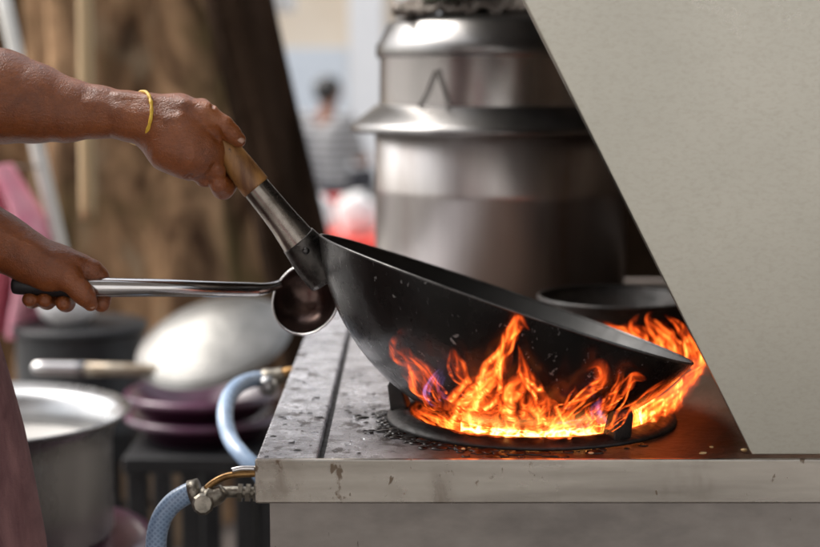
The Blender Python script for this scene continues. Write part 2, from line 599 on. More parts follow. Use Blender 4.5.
M['food'] = surf('food_scraps', (0.45, 0.28, 0.10), (0.75, 0.60, 0.35), 0.55, 0, 200)
M['hair'] = surf('black_hair', (0.008, 0.007, 0.006), (0.02, 0.017, 0.015), 0.45, 0, 60, (1, 1, 0.2), 0.5, 120)
M['shirt'] = surf('maroon_shirt', (0.12, 0.03, 0.05), (0.18, 0.05, 0.07), 0.85, 0, 20, bump=0.4, bscale=30, bdist=0.006)
M['apron'] = surf('mauve_apron', (0.12, 0.05, 0.052), (0.27, 0.135, 0.13), 0.85, 0, 26, (1, 1, 0.5), 0.7, 40, bdist=0.006, dist=0.6)
layer(M['apron'], (0.10, 0.035, 0.04), 9, 0.5, 0.68, stretch=(1, 1, 0.4), amount=0.7, seed=3)
M['trousers'] = surf('dark_trousers', (0.02, 0.02, 0.026), (0.05, 0.05, 0.06), 0.85, 0, 10, bump=0.3, bscale=30)


def skin_mat():
    m, n, l, b = new_mat('brown_skin')
    t = noise_tex(n, l, 26, 7, 0.6, 0.4)
    r = ramp(n, [(0.25, (0.145, 0.037, 0.007)), (0.55, (0.26, 0.074, 0.015)), (0.8, (0.36, 0.120, 0.030))])
    l.new(t.outputs['Fac'], r.inputs['Fac'])
    t2 = noise_tex(n, l, 300, 5, 0.6)
    mx = n.new('ShaderNodeMix')
    mx.data_type = 'RGBA'
    mx.blend_type = 'MULTIPLY'
    mx.inputs[0].default_value = 0.5
    l.new(r.outputs[0], mx.inputs[6])
    r2 = ramp(n, [(0.3, (0.6, 0.55, 0.5)), (0.6, (1, 1, 1))])
    l.new(t2.outputs['Fac'], r2.inputs['Fac'])
    l.new(r2.outputs[0], mx.inputs[7])
    l.new(mx.outputs[2], b.inputs['Base Color'])
    b.inputs['Roughness'].default_value = 0.36
    b.inputs['Specular IOR Level'].default_value = 0.65
    b.inputs['Subsurface Weight'].default_value = 0.05
    b.inputs['Subsurface Radius'].default_value = (0.006, 0.002, 0.001)
    b.inputs['Subsurface Scale'].default_value = 1.0
    # fine wrinkles: stretched noise + voronoi pores
    w1 = noise_tex(n, l, 150, 6, 0.7, 0.8, (1.0, 1, 2.2))
    v = n.new('ShaderNodeTexVoronoi')
    tc = n.new('ShaderNodeTexCoord')
    l.new(tc.outputs['Object'], v.inputs['Vector'])
    v.inputs['Scale'].default_value = 700
    w2 = noise_tex(n, l, 45, 3, 0.5, 0.5)
    a1 = n.new('ShaderNodeMath'); a1.operation = 'MULTIPLY_ADD'
    l.new(v.outputs['Distance'], a1.inputs[0]); a1.inputs[1].default_value = 0.3
    l.new(w1.outputs['Fac'], a1.inputs[2])
    ve = n.new('ShaderNodeTexVoronoi')
    ve.feature = 'DISTANCE_TO_EDGE'
    ve.inputs['Scale'].default_value = 150
    wq = n.new('ShaderNodeVectorMath'); wq.operation = 'MULTIPLY_ADD'
    l.new(w2.outputs['Color'], wq.inputs[0]); wq.inputs[1].default_value = (0.02, 0.02, 0.02)
    l.new(tc.outputs['Object'], wq.inputs[2])
    l.new(wq.outputs[0], ve.inputs['Vector'])
    mre = n.new('ShaderNodeMapRange')
    mre.inputs['From Max'].default_value = 0.10
    mre.inputs['To Max'].default_value = 0.11
    l.new(ve.outputs['Distance'], mre.inputs['Value'])
    a0 = n.new('ShaderNodeMath'); a0.operation = 'ADD'
    l.new(mre.outputs[0], a0.inputs[0]); l.new(a1.outputs[0], a0.inputs[1])
    a1 = a0
    a2 = n.new('ShaderNodeMath'); a2.operation = 'MULTIPLY_ADD'
    l.new(w2.outputs['Fac'], a2.inputs[0]); a2.inputs[1].default_value = 0.5
    l.new(a1.outputs[0], a2.inputs[2])
    bp = n.new('ShaderNodeBump')
    bp.inputs['Strength'].default_value = 0.5
    bp.inputs['Distance'].default_value = 0.0024
    l.new(a2.outputs[0], bp.inputs['Height'])
    l.new(bp.outputs[0], b.inputs['Normal'])
    return m


M['skin'] = skin_mat()


def striped_mat():
    m, n, l, b = new_mat('striped_shirt')
    tc = n.new('ShaderNodeTexCoord')
    wv = n.new('ShaderNodeTexWave')
    wv.bands_direction = 'Z'
    wv.inputs['Scale'].default_value = 5.5
    wv.inputs['Distortion'].default_value = 0.6
    l.new(tc.outputs['Object'], wv.inputs['Vector'])
    r = ramp(n, [(0.4, (0.10, 0.095, 0.10)), (0.6, (0.40, 0.39, 0.38))])
    l.new(wv.outputs['Fac'], r.inputs['Fac'])
    l.new(r.outputs[0], b.inputs['Base Color'])
    b.inputs['Roughness'].default_value = 0.9
    return m


M['stripes'] = striped_mat()


def flame_mat(name, stops, strength, seed, zs=0.30):
    """light given off by hot gas: brightest where the tongue is thick and hot, broken by curling noise"""
    m = bpy.data.materials.new(name)
    m.use_nodes = True
    n, l = m.node_tree.nodes, m.node_tree.links
    n.clear()
    out = n.new('ShaderNodeOutputMaterial')
    uv = n.new('ShaderNodeUVMap'); uv.uv_map = 'flow'
    sp = n.new('ShaderNodeSeparateXYZ'); l.new(uv.outputs[0], sp.inputs[0])
    heat = n.new('ShaderNodeAttribute'); heat.attribute_name = 'burn'

    def math_(op, a, b_=None, c=None):
        x = n.new('ShaderNodeMath'); x.operation = op
        for i, q in enumerate((a, b_, c)):
            if q is None:
                continue
            if isinstance(q, (int, float)):
                x.inputs[i].default_value = q
            else:
                l.new(q, x.inputs[i])
        return x.outputs[0]

    s2 = math_('ABSOLUTE', math_('MULTIPLY_ADD', sp.outputs[0], 2.0, -1.0))
    edge = math_('SUBTRACT', 1.0, math_('POWER', s2, 1.6))
    t = sp.outputs[1]
    fall = math_('SUBTRACT', 1.0, math_('POWER', t, 2.2))
    tc = n.new('ShaderNodeTexCoord')
    mp = n.new('ShaderNodeMapping')
    mp.inputs['Scale'].default_value = (1, 1, zs)
    mp.inputs['Location'].default_value = (seed, 0, 0)
    l.new(tc.outputs['Object'], mp.inputs['Vector'])
    nz = n.new('ShaderNodeTexNoise')
    nz.inputs['Scale'].default_value = 62
    nz.inputs['Detail'].default_value = 2.0
    nz.inputs['Distortion'].default_value = 0.9
    l.new(mp.outputs[0], nz.inputs['Vector'])
    ridge = math_('SUBTRACT', 1.0, math_('MULTIPLY', math_('ABSOLUTE', math_('SUBTRACT', nz.outputs['Fac'], 0.5)), 5.0))
    ridge = math_('MAXIMUM', ridge, 0.0)
    body = math_('MULTIPLY', edge, fall)
    tex = math_('MULTIPLY_ADD', math_('POWER', ridge, 1.4), 0.92, 0.10)
    h = math_('MULTIPLY', math_('MULTIPLY', body, tex), heat.outputs['Fac'])
    cr = ramp(n, stops)
    l.new(h, cr.inputs['Fac'])
    em = n.new('ShaderNodeEmission')
    l.new(cr.outputs[0], em.inputs['Color'])
    st = math_('MULTIPLY', math_('POWER', h, 1.25), strength)
    l.new(st, em.inputs['Strength'])
    tr = n.new('ShaderNodeBsdfTransparent')
    ad = n.new('ShaderNodeAddShader')
    l.new(em.outputs[0], ad.inputs[0]); l.new(tr.outputs[0], ad.inputs[1])
    l.new(ad.outputs[0], out.inputs['Surface'])
    return m


FIRE = [(0.0, (0.85, 0.065, 0.008)), (0.3, (1.0, 0.12, 0.014)), (0.6, (1.0, 0.21, 0.03)), (1.0, (1.0, 0.45, 0.11))]
M['flame'] = flame_mat('orange_flame', FIRE, 1.3, 0.0)
M['bedglow'] = flame_mat('yellow_bed_glow', FIRE, 1.9, 7.0, 1.6)
M['blueflame'] = flame_mat('violet_flame', [(0, (0.25, 0.12, 0.5)), (1, (0.6, 0.35, 0.8))], 0.35, 3.0)

# ------------------------------------------------------------------ setting
ST = 0.85                       # stove top height
F0 = 1.45                       # stove front edge
SB = 2.76                       # stove back edge
SX0 = P(255, 462, F0).x
SX1 = 0.62

g = bmesh.new()
gv = [g.verts.new(c) for c in ((-80, -60, 0), (80, -60, 0), (80, 120, 0), (-80, 120, 0))]
g.faces.new(gv)
o = bm_obj('ground', g, M['ground']); o['kind'] = 'structure'
g = bmesh.new()
gv = [g.verts.new(c) for c in ((-3.2, 0.2, 0.004), (2.6, 0.2, 0.004), (2.6, 4.6, 0.004), (-3.2, 4.6, 0.004))]
g.faces.new(gv)
o = bm_obj('stall_floor', g, M['wetfloor']); o['kind'] = 'structure'

# house across the street
YB = 17.0
hb = thing('street_house', 'bright cream and white house front across the street behind the seated man', 'house')


def XZ(u, v, Y):
    p = P(u, v, Y)
    return p.x, p.z


box('wall', (-14, YB, 0), (14, YB + 6, 6.5), M['plaster'], hb, 0)
x0, z0 = XZ(258, 48, YB - 0.05)
x1, _ = XZ(348, 48, YB)
sh = box('shutter', (x0 - 1.0, YB - 0.06, 0.25), (x1, YB - 0.003, z0), M['shutter'], hb, 0)
x0, _ = XZ(350, 0, YB); x1, _ = XZ(384, 0, YB)
box('pillar', (x0, YB - 0.35, 0.0), (x1, YB - 0.003, 6.4), M['whitewall'], hb, 0.02)
x0, zb = XZ(410, 60, YB)
box('shop_door', (x1 + 0.15, YB - 0.05, 0), (x1 + 1.6, YB - 0.003, 2.3), M['whitewall'], hb, 0.01)
for i in range(4):
    box('window', (-11 + i * 2.4, YB - 0.05, 3.4), (-10 + i * 2.4, YB - 0.003, 4.9), M['shutter'], hb, 0.01)
box('cornice', (-14.1, YB - 0.25, 6.5), (14.1, YB + 6.2, 6.8), M['whitewall'], hb, 0.02)
settle(hb, (0, YB, 0))

# house behind the camera side, seen only in the steel
hb = thing('street_house', 'cream house with dark door behind the viewpoint, mirrored in the steel', 'house')
box('wall', (-12, -12, 0), (12, -7, 5.5), M['whitewall'], hb, 0)
box('door', (-3.4, -6.997, 0), (-2.4, -6.95, 2.1), M['black'], hb, 0.01)
for i in range(4):
    box('window', (-9 + i * 5, -6.997, 2.8), (-7.6 + i * 5, -6.95, 4.3), M['shutter'], hb, 0.01)
settle(hb, (0, -7, 0))

# unseen canopy, added above the stall front to dim the light there
aw = thing('added_awning', 'grey white cloth canopy added unseen overhead to shade stove and cook', 'added_awning')
vs, fs = [], []
for j in range(13):
    for i in range(25):
        X, Y = -3.0 + 5.6 * i / 24, -1.2 + 2.5 * j / 12
        vs.append((X, Y, 2.45 + 0.10 * (1 - abs(Y - 0.05) / 1.25) - 0.03 * math.sin(i * math.pi / 4) ** 2))
for j in range(12):
    for i in range(24):
        q = j * 25 + i
        fs.append((q, q + 1, q + 26, q + 25))
o = mesh_obj('added_awning_cloth', vs, fs, surf('added_awning_cloth', (0.46, 0.44, 0.42), (0.52, 0.50, 0.48), 0.85, 0, 2), aw)
o.modifiers.new('solid', 'SOLIDIFY').thickness = 0.004
for X in (-2.95, 2.55):
    for Y in (-1.15, 1.25):
        tube('added_awning_post', [(X, Y, 0, 0.02), (X, Y, 2.46, 0.02)], M['pipe'] if False else M['wire'], aw, sub=1, seg=12)
settle(aw, (0, 0.2, 0))

# ------------------------------------------------------------------ trees and poles at the back
def trunk(name, pts, mat, parent, seed, flute=0.10, seg=72):
    pts = smooth_path(pts, 10)
    vs, fs = [], []
    for i, p in enumerate(pts):
        for k in range(seg):
            a = 2 * math.pi * k / seg
            q = Vector((math.cos(a) * 1.7, math.sin(a) * 1.7, p[2] * 0.45 + seed))
            q2 = Vector((math.cos(a) * 6, math.sin(a) * 6, p[2] * 2.2 + seed * 3))
            r = p[3] * (1 + flute * 2.2 * mnoise.noise(q) + flute * 0.7 * mnoise.noise(q2) + flute * 0.5 * math.sin(a * 7 + seed + mnoise.noise(q) * 3))
            vs.append((p[0] + r * math.cos(a), p[1] + r * math.sin(a) * 0.8, p[2]))
    n = len(pts)
    for i in range(n - 1):
        for k in range(seg):
            kk = (k + 1) % seg
            fs.append((i * seg + k, i * seg + kk, (i + 1) * seg + kk, (i + 1) * seg + k))
    fs.append(tuple((n - 1) * seg + k for k in range(seg)))
    return mesh_obj(name, vs, fs, mat, parent)


def trunk_pts(u0, u1, Y, extra=0.0):
    c = P((u0 + u1) / 2, 100, Y)
    r = (u1 - u0) / 2 * Y / FPX
    return c.x, r


tr = thing('tree', 'broad fluted brown tree trunk behind the two arms', 'tree')
cx, r = trunk_pts(20, 262, 4.3)
trunk('trunk', [(cx, 4.5, 0, r * 1.25), (cx - 0.01, 4.5, 0.7, r * 1.06), (cx - 0.02, 4.5, 1.2, r), (cx - 0.03, 4.52, 2.0, r * 0.97), (cx - 0.06, 4.6, 3.6, r * 0.95)], M['bark'], tr, 3.0, 0.17)
settle(tr, (cx, 4.5, 0))
tr = thing('tree', 'second brown tree trunk at the far left edge behind the white pipe', 'tree')
cx, r = trunk_pts(-130, 52, 4.9)
trunk('trunk', [(cx, 5.1, 0, r * 1.2), (cx, 5.1, 0.9, r), (cx - 0.02, 5.1, 2.0, r * 0.96), (cx - 0.1, 5.2, 3.6, r * 0.9)], M['bark'], tr, 9.0, 0.10)
settle(tr, (cx, 5.1, 0))
tr = thing('tree', 'dark slanting tree trunk between brown trunk and bright street', 'tree')
a, b = P(214, -120, 3.5), P(312, 330, 3.5)
rr = 35 * 3.5 / FPX
d = (b - a) / (b.z - a.z)
pl = []
for z in (0.0, 0.5, 1.0, 1.4, 1.9, 2.8):
    p = a + d * (z - a.z)
    pl.append((p.x, 3.5, z, rr * (1.25 if z < 0.1 else 1.05 if z < 0.9 else 1.0)))
trunk('trunk', pl, M['darkbark'], tr, 5.0, 0.13)
settle(tr, (pl[0][0], 3.5, 0))

a, b = P(4, 0, 3.4), P(62, 255, 3.4)
d = (b - a).normalized()
e = a + d * ((0.0 - a.z) / d.z)
t0 = a - d * 0.7
o = tube('pipe', [(*t0, 0.0155), (*((t0 + e) / 2), 0.0155), (*e, 0.0155)], M['pipe'], sub=1, seg=24)
tag(o, 'thin white pipe leaning before the tree trunk at left', 'pipe')
a, b = P(84, -90, 3.5), P(88, 219, 3.5)
mid = (a + b) / 2
o = tube('wooden_pole', [(*a, 0.016), (*mid, 0.0175), (*(b + (a - b) * 0.04), 0.018), (*(b + (a - b) * 0.012), 0.014), (*b, 0.006)], M['pole'], sub=3, seg=20)
tag(o, 'pale rounded wooden pole hanging upright before brown trunk', 'pole')
# pink cloth hung on the pipe
def hanging_cloth(name, u0, u1, v0, v1, Y, mat, seed, folds=5, thick=0.006, shape=None):
    vs, fs = [], []
    nu, nv = 40, 50
    for j in range(nv + 1):
        t = j / nv
        for i in range(nu + 1):
            s = i / nu
            e0, e1 = (u0, u1) if shape is None else shape(t)
            p = P(e0 + (e1 - e0) * s, v0 + (v1 - v0) * t, Y)
            p.y += 0.05 * math.sin(s * folds * 2 * math.pi + seed + 1.5 * t) * (0.4 + t) + 0.03 * mnoise.noise(Vector((s * 3, t * 2, seed)))
            p.x += 0.01 * mnoise.noise(Vector((s * 2, t * 5, seed + 4)))
            vs.append(p)
    for j in range(nv):
        for i in range(nu):
            q = j * (nu + 1) + i
            fs.append((q, q + 1, q + nu + 2, q + nu + 1))
    o = mesh_obj(name, vs, fs, mat)
    m = o.modifiers.new('solid', 'SOLIDIFY'); m.thickness = thick
    return o


o = hanging_cloth('cloth', -60, 50, 165, 335, 3.37, M['pink'], 1.0, 3, shape=lambda t: (-60, 8 + 42 * min(1, t * 2.4) - 14 * max(0, t - 0.45)))
tag(o, 'bright pink cloth hanging behind the hand with ladle', 'cloth')
a, b = P(40, 167, 3.37), P(-330, 160, 4.7)
o = tube('clothes_line', [(*a, 0.002), (*((a + b) / 2 - Vector((0, 0, 0.01))), 0.002), (*b, 0.002)], M['wire'], seg=8)
tag(o, 'thin line tied to the white pipe, holding up the pink cloth', 'line')

# ------------------------------------------------------------------ the stove
BC = Vector((P(531, 403, 1.635).x, 1.635, ST))       # burner centre
HOLE = 0.124
stove = thing('wok_stove', 'long steel wok stove with tall slanted wind shield and flaming burner', 'stove')
GX0 = P(317, 447, 1.47).x - 0.0
GX1 = GX0 + 0.007


def plate_with_hole(name, x0, x1, y0, y1, z0, z1, c, r, mat, parent):
    N = 96
    angs = [2 * math.pi * i / N for i in range(N)]
    for X in (x0, x1):
        for Y in (y0, y1):
            angs.append(math.atan2(Y - c.y, X - c.x) % (2 * math.pi))
    angs = sorted(set(round(a, 6) for a in angs))
    inn, outp = [], []
    for a in angs:
        ca, sa = math.cos(a), math.sin(a)
        inn.append((c.x + r * ca, c.y + r * sa))
        k = 1e9
        if ca > 1e-9: k = min(k, (x1 - c.x) / ca)
        if ca < -1e-9: k = min(k, (x0 - c.x) / ca)
        if sa > 1e-9: k = min(k, (y1 - c.y) / sa)
        if sa < -1e-9: k = min(k, (y0 - c.y) / sa)
        outp.append((c.x + k * ca, c.y + k * sa))
    n = len(angs)
    vs = [(x, y, z1) for x, y in inn] + [(x, y, z1) for x, y in outp] + [(x, y, z0) for x, y in inn] + [(x, y, z0) for x, y in outp]
    fs = []
    for i in range(n):
        j = (i + 1) % n
        fs += [(i, n + i, n + j, j), (2 * n + i, 2 * n + j, 3 * n + j, 3 * n + i), (n + i, 3 * n + i, 3 * n + j, n + j), (i, j, 2 * n + j, 2 * n + i)]
    return mesh_obj(name, vs, fs, mat, parent, False)


# pressed front lip with its return, left side flange
LIPZ = 0.041
box('side_plate', (SX0, F0 + 0.004, ST - 0.012), (GX0, SB, ST), M['top'], stove, 0.0025)
plate_with_hole('worktop', GX1, SX1, F0 + 0.004, SB, ST - 0.012, ST - 0.001, BC, HOLE, M['worktop'], stove)
box('groove', (GX0 - 0.004, F0 + 0.02, ST - 0.03), (GX1 + 0.004, SB, ST - 0.0135), M['iron'], stove, 0)
box('front_lip', (SX0, F0 - 0.002, ST - LIPZ), (SX1, F0 + 0.0035, ST + 0.0015), M['lip'], stove, 0.0018)
box('side_lip', (SX0, F0 + 0.004, ST - LIPZ), (SX0 + 0.004, SB, ST - 0.0125), M['lip'], stove, 0.001)
PX0 = P(270, 520, F0 + 0.014).x
box('front_panel', (PX0, F0 + 0.012, 0.12), (SX1 - 0.01, F0 + 0.018, ST - LIPZ - 0.0005), M['front'], stove, 0.001)
box('side_panel', (PX0, F0 + 0.0185, 0.12), (PX0 + 0.006, SB - 0.01, ST - 0.0135), M['front'], stove, 0.001)
box('side_panel', (SX1 - 0.016, F0 + 0.0185, 0.12), (SX1 - 0.010, SB - 0.01, ST - 0.0135), M['front'], stove, 0.001)
box('rear_panel', (PX0 + 0.0065, SB - 0.016, 0.12), (SX1 - 0.0165, SB - 0.010, ST - 0.0135), M['front'], stove, 0.001)
for lx in (PX0 + 0.01, SX1 - 0.06):
    for ly in (F0 + 0.03, SB - 0.07):
        box('leg', (lx, ly, 0.004), (lx + 0.04, ly + 0.04, 0.1195), M['iron'], stove, 0.002)
# burner well under the hole
lathe('burner_well', [(HOLE + 0.004, ST - 0.0125), (HOLE + 0.002, ST - 0.06), (0.10, ST - 0.085), (0.03, ST - 0.09), (0.0, ST - 0.09)], M['iron'], stove, (BC.x, BC.y, 0))
# wind shield: tall slanted sheet standing on the front edge, folded hem, plus its back and end sheets
a = P(755, 461, F0 + 0.012); b = P(524, 0, F0 + 0.012)
dirx = (b.x - a.x) / (b.z - a.z)
ZT = 1.62
bz = ST + 0.003
pa = (a.x + dirx * (bz - a.z), bz)
pt = (a.x + dirx * (ZT - a.z), ZT)
shield = prism('wind_shield', [pa, (SX1, bz), (SX1, ZT), pt], F0 + 0.010, F0 + 0.013, M['panel'], stove, bv=0.0008)
# hem rolled along the slanted edge
tube('shield_hem', [(pa[0] + 0.0015, F0 + 0.0135, pa[1] + 0.004, 0.0032), ((pa[0] + pt[0]) / 2 + 0.0015, F0 + 0.0135, (pa[1] + pt[1]) / 2, 0.0032), (pt[0] + 0.0015, F0 + 0.0135, pt[1], 0.0032)], M['panel'], shield, sub=1, seg=12)
pb = (pa[0], bz); ptb = (pt[0], ZT)
prism('rear_shield', [pb, (SX1, bz), (SX1, ZT), ptb], SB - 0.03, SB - 0.027, M['panel_in'], stove, bv=0.0008)
box('end_shield', (SX1 - 0.004, F0 + 0.0145, bz), (SX1 - 0.001, SB - 0.0305, ZT), M['panel_in'], stove, 0.0008)
box('shield_roof', (pt[0] + 0.004, F0 + 0.0145, ZT - 0.008), (SX1 - 0.0045, SB - 0.0305, ZT - 0.004), M['panel_in'], stove, 0.0008)
settle(stove, (BC.x, 2.0, 0.004))

# burner ring with lugs
ring = thing('burner_ring', 'round black cast iron wok ring with lugs on the stove top', 'burner')
lathe('ring', [(HOLE + 0.003, ST + 0.0005), (HOLE + 0.001, ST + 0.006), (HOLE + 0.004, ST + 0.009), (HOLE + 0.012, ST + 0.0095), (0.143, ST + 0.007), (0.150, ST + 0.004), (0.151, ST + 0.0005)], M['iron'], ring, (BC.x, BC.y, 0), closed=True)


def lug(az, h, wd, lean):
    ca, sa = math.cos(az), math.sin(az)
    vs = []
    for (r, z) in ((0.128, 0.008), (0.147, 0.005), (0.150, h * 0.8), (0.146, h), (0.138, h)):
        for s in (-1, 1):
            vs.append((BC.x + r * ca - s * wd * sa, BC.y + r * sa + s * wd * ca, ST + z))
    fs = [(0, 2, 4, 6, 8), (9, 7, 5, 3, 1)]
    for i in range(5):
        j = (i + 1) % 5
        fs.append((2 * i, 2 * i + 1, 2 * j + 1, 2 * j))
    o = mesh_obj('lug', vs, fs, M['iron'], ring, False)
    bevel(o, 0.002)


lug(R(172), 0.040, 0.013, 0)
lug(R(-57), 0.036, 0.011, 0)
lug(R(58), 0.036, 0.011, 0)
settle(ring, (BC.x, BC.y, ST))

# ------------------------------------------------------------------ the wok
WY = 1.62
WC = P(531, 223, WY)
WR = 213 * WY / FPX * 1.0
rimA, rimB = P(318, 237, WY), P(690, 365, WY)
ax = (rimB - rimA).normalized()
view = (Vector((0, 0, CZ)) - (rimA + rimB) / 2).normalized()
nimg = view.cross(ax).normalized()
if nimg.z < 0:
    nimg = -nimg
TH = R(2.6)
WN = (nimg * math.cos(TH) + view * math.sin(TH)).normalized()
AL = math.asin(197 / 213)
wok = thing('wok', 'big black round bottomed wok tipped over the flames by its wooden handle', 'wok')
prof = []
NA = 48
for i in range(NA + 1):
    a = AL * i / NA
    prof.append((WR * math.sin(a), -WR * math.cos(a)))
lathe('bowl', prof + [(WR * math.sin(AL) + 0.0004, -WR * math.cos(AL) + 0.001)], M['wok'], wok, WC, WN, seg=160)
pin = []
Ri = WR - 0.0022
for i in range(NA + 1):
    a = AL * i / NA
    pin.append((Ri * math.sin(a), -Ri * math.cos(a)))
lathe('bowl_inside', pin, M['wok_in'], wok, WC, WN, seg=160)
rr, rz = WR * math.sin(AL) - 0.0008, -WR * math.cos(AL)
lathe('rim', [(rr + 0.0016 * math.cos(t), rz + 0.0012 + 0.0015 * math.sin(t)) for t in [2 * math.pi * k / 10 for k in range(10)]], M['rim'], wok, WC, WN, seg=160, closed=True)
# steel socket and wooden handle
def Q(u, v, w=0.0, Y0=1.62):
    return P(u, v, Y0 - w * Y0 / FPX)


def Qr(u, v, w, r, Y0=1.62):
    p = Q(u, v, w, Y0)
    return (p.x, p.y, p.z, r * Y0 / FPX)


HA, HB, HC = (209, 127.5, -2), (256.5, 188, -2), (304, 249, -2)
tube('socket', [Qr(255.5, 186.7, -2, 14.0), Qr(258, 190, -2, 14.2), Qr(280, 217, -2, 15.2), Qr(294, 235, -2, 17.2), Qr(301, 244, -2, 18.6)], M['socket'], wok, seg=28, sub=5)
brk = tube('bracket', [Qr(298, 240, -2, 18.8), Qr(304, 247, -3, 20), Qr(313, 258, -7, 22), Qr(328, 275, -12, 23)], M['burnt_steel'], wok, seg=28, sub=5)
tube('handle', [Qr(207, 125, -2, 7), Qr(209, 127.5, -2, 10.5), Qr(216, 136.5, -2, 12.5), Qr(232, 157, -2, 14.2), Qr(248, 177, -2, 15.2), Qr(255, 186, -2, 15.4), Qr(256.4, 187.7, -2, 14.4)], M['wood'], wok, seg=28, sub=5)
for (u, v, wv_) in ((306, 251, 18.5),):
    c = Q(u, v, wv_)
    lathe('rivet', [(0, 0.0022), (0.0026, 0.0016), (0.0038, 0.0), (0.0038, -0.002)], M['rim'], brk, c, (c * -1 + Vector((0, 0, CZ))), seg=16)
settle(wok, WC - Vector((0, 0, WR)))

# ------------------------------------------------------------------ ladle
LY = 1.60
ladle = thing('ladle', 'long handled steel ladle with dark oily bowl held level', 'ladle')
tube('shaft', [Qr(62, 287.5, 0, 9.5, LY), Qr(90, 287.2, 0, 10.2, LY), Qr(120, 287.4, -2, 9.8, LY), Qr(160, 287.8, -14, 9.2, LY), Qr(205, 289, -40, 8.4, LY), Qr(248, 289.5, -75, 7.6, LY), Qr(262, 289, -88, 6.4, LY), Qr(272, 287, -98, 5.2, LY), Qr(280, 284, -104, 4.4, LY)], M['ladle'], ladle, seg=24)
grp = tube('grip', [Qr(11.5, 284.5, 0, 3, LY), Qr(13, 284.6, 0, 7.5, LY), Qr(18, 285, 0, 9.6, LY), Qr(40, 286.3, 0, 9.2, LY), Qr(66, 287.4, 0, 10.4, LY), Qr(84, 287.3, 0, 10.6, LY), Qr(85, 287.3, 0, 9.9, LY)], M['rubber'], ladle, seg=20, sub=4)
bc = Q(306, 299, -104, LY)
bn = (Vector((0, 0, CZ)) - bc).normalized()
bn = (bn + Vector((-0.50, 0, 0.30))).normalized()
br = 37.5 * bc.y / FPX
lp = []
A2 = R(72)
RS = br / math.sin(A2)
off = RS * math.cos(A2)
for i in range(25):
    a = A2 * i / 24
    lp.append((RS * math.sin(a), -RS * math.cos(a) + off))
for i in range(24, -1, -1):
    a = A2 * i / 24
    lp.append(((RS - 0.0014) * math.sin(a), -(RS - 0.0014) * math.cos(a) + off + (0.0008 if i == 24 else 0)))
lbw = lathe('bowl', lp, M['ladle_bowl'], ladle, bc, bn, seg=64)
lathe('bowl_rim', [(br - 0.0006 + 0.0012 * math.cos(t), 0.0004 + 0.0012 * math.sin(t)) for t in [2 * math.pi * k / 8 for k in range(8)]], M['ladle'], lbw, bc, bn, seg=64, closed=True)
settle(ladle, Q(150, 298, 0, LY))

# ------------------------------------------------------------------ people
def head_chains(h, k=0.02, s=1.0):
    """head facing +X, centre of the skull at h"""
    x, y, z = h
    c = []
    for sy in (-1, 1):
        c.append(([(x - 0.025 * s, y + sy * 0.018 * s, z + 0.022 * s, 0.078 * s), (x + 0.022 * s, y + sy * 0.014 * s, z + 0.012 * s, 0.070 * s)], 0.03))
        c.append(([(x + 0.045 * s, y + sy * 0.03 * s, z - 0.02 * s, 0.034 * s)], 0.02))
        c.append(([(x - 0.005 * s, y + sy * 0.078 * s, z + 0.008 * s, 0.012 * s), (x - 0.012 * s, y + sy * 0.080 * s, z - 0.022 * s, 0.009 * s)], 0.008))
        c.append(([(x + 0.082 * s, y + sy * 0.012 * s, z - 0.034 * s, 0.009 * s)], 0.008))
    c.append(([(x + 0.03 * s, y, z - 0.045 * s, 0.052 * s), (x + 0.058 * s, y, z - 0.085 * s, 0.026 * s)], 0.03))
    c.append(([(x + 0.082 * s, y, z + 0.005 * s, 0.010 * s), (x + 0.100 * s, y, z - 0.03 * s, 0.013 * s)], 0.012))
    c.append(([(x + 0.080 * s, y - 0.016 * s, z - 0.061 * s, 0.008 * s), (x + 0.086 * s, y, z - 0.060 * s, 0.009 * s), (x + 0.080 * s, y + 0.016 * s, z - 0.061 * s, 0.008 * s)], 0.006))
    for sy in (-1, 1):
        c.append(([(x + 0.084 * s, y + sy * 0.018 * s, z + 0.022 * s, 0.008 * s), (x + 0.074 * s, y + sy * 0.045 * s, z + 0.022 * s, 0.007 * s)], 0.008))
    return c


def hair_chains(h, s=1.0):
    x, y, z = h
    c = []
    for sy in (-1, 1):
        c.append(([(x - 0.038 * s, y + sy * 0.020 * s, z + 0.030 * s, 0.083 * s), (x - 0.005 * s, y + sy * 0.016 * s, z + 0.040 * s, 0.076 * s)], 0.03))
    c.append(([(x - 0.065 * s, y - 0.03 * s, z - 0.03 * s, 0.045 * s), (x - 0.065 * s, y + 0.03 * s, z - 0.03 * s, 0.045 * s)], 0.03))
    return c


def torso(pel, ch, sw, hw, g=0.0, k=0.06):
    """pelvis and chest centres, half shoulder / hip width in Y"""
    px, py, pz = pel
    cx_, cy_, cz_ = ch
    out = []
    for s in (-1, 1):
        out.append(([(px, py + s * hw * 0.5, pz, 0.115 + g), ((px + cx_) / 2, (py + cy_) / 2 + s * hw * 0.40, (pz + cz_) / 2, 0.105 + g), (cx_, cy_ + s * sw * 0.42, cz_, 0.112 + g), (cx_ - 0.01, cy_ + s * sw * 0.72, cz_ + 0.11, 0.068 + g)], k))
    return out


# ---- the cook: stands at the left end of the stove, facing along it
PEL, CHE, HEAD = (-0.60, 1.56, 0.93), (-0.62, 1.56, 1.27), (-0.57, 1.56, 1.62)
shF, shN = (-0.62, 1.735, 1.40), (-0.62, 1.385, 1.40)     # far (left) and near (right) shoulder
k1 = 1.62 / FPX
UH = 1.62

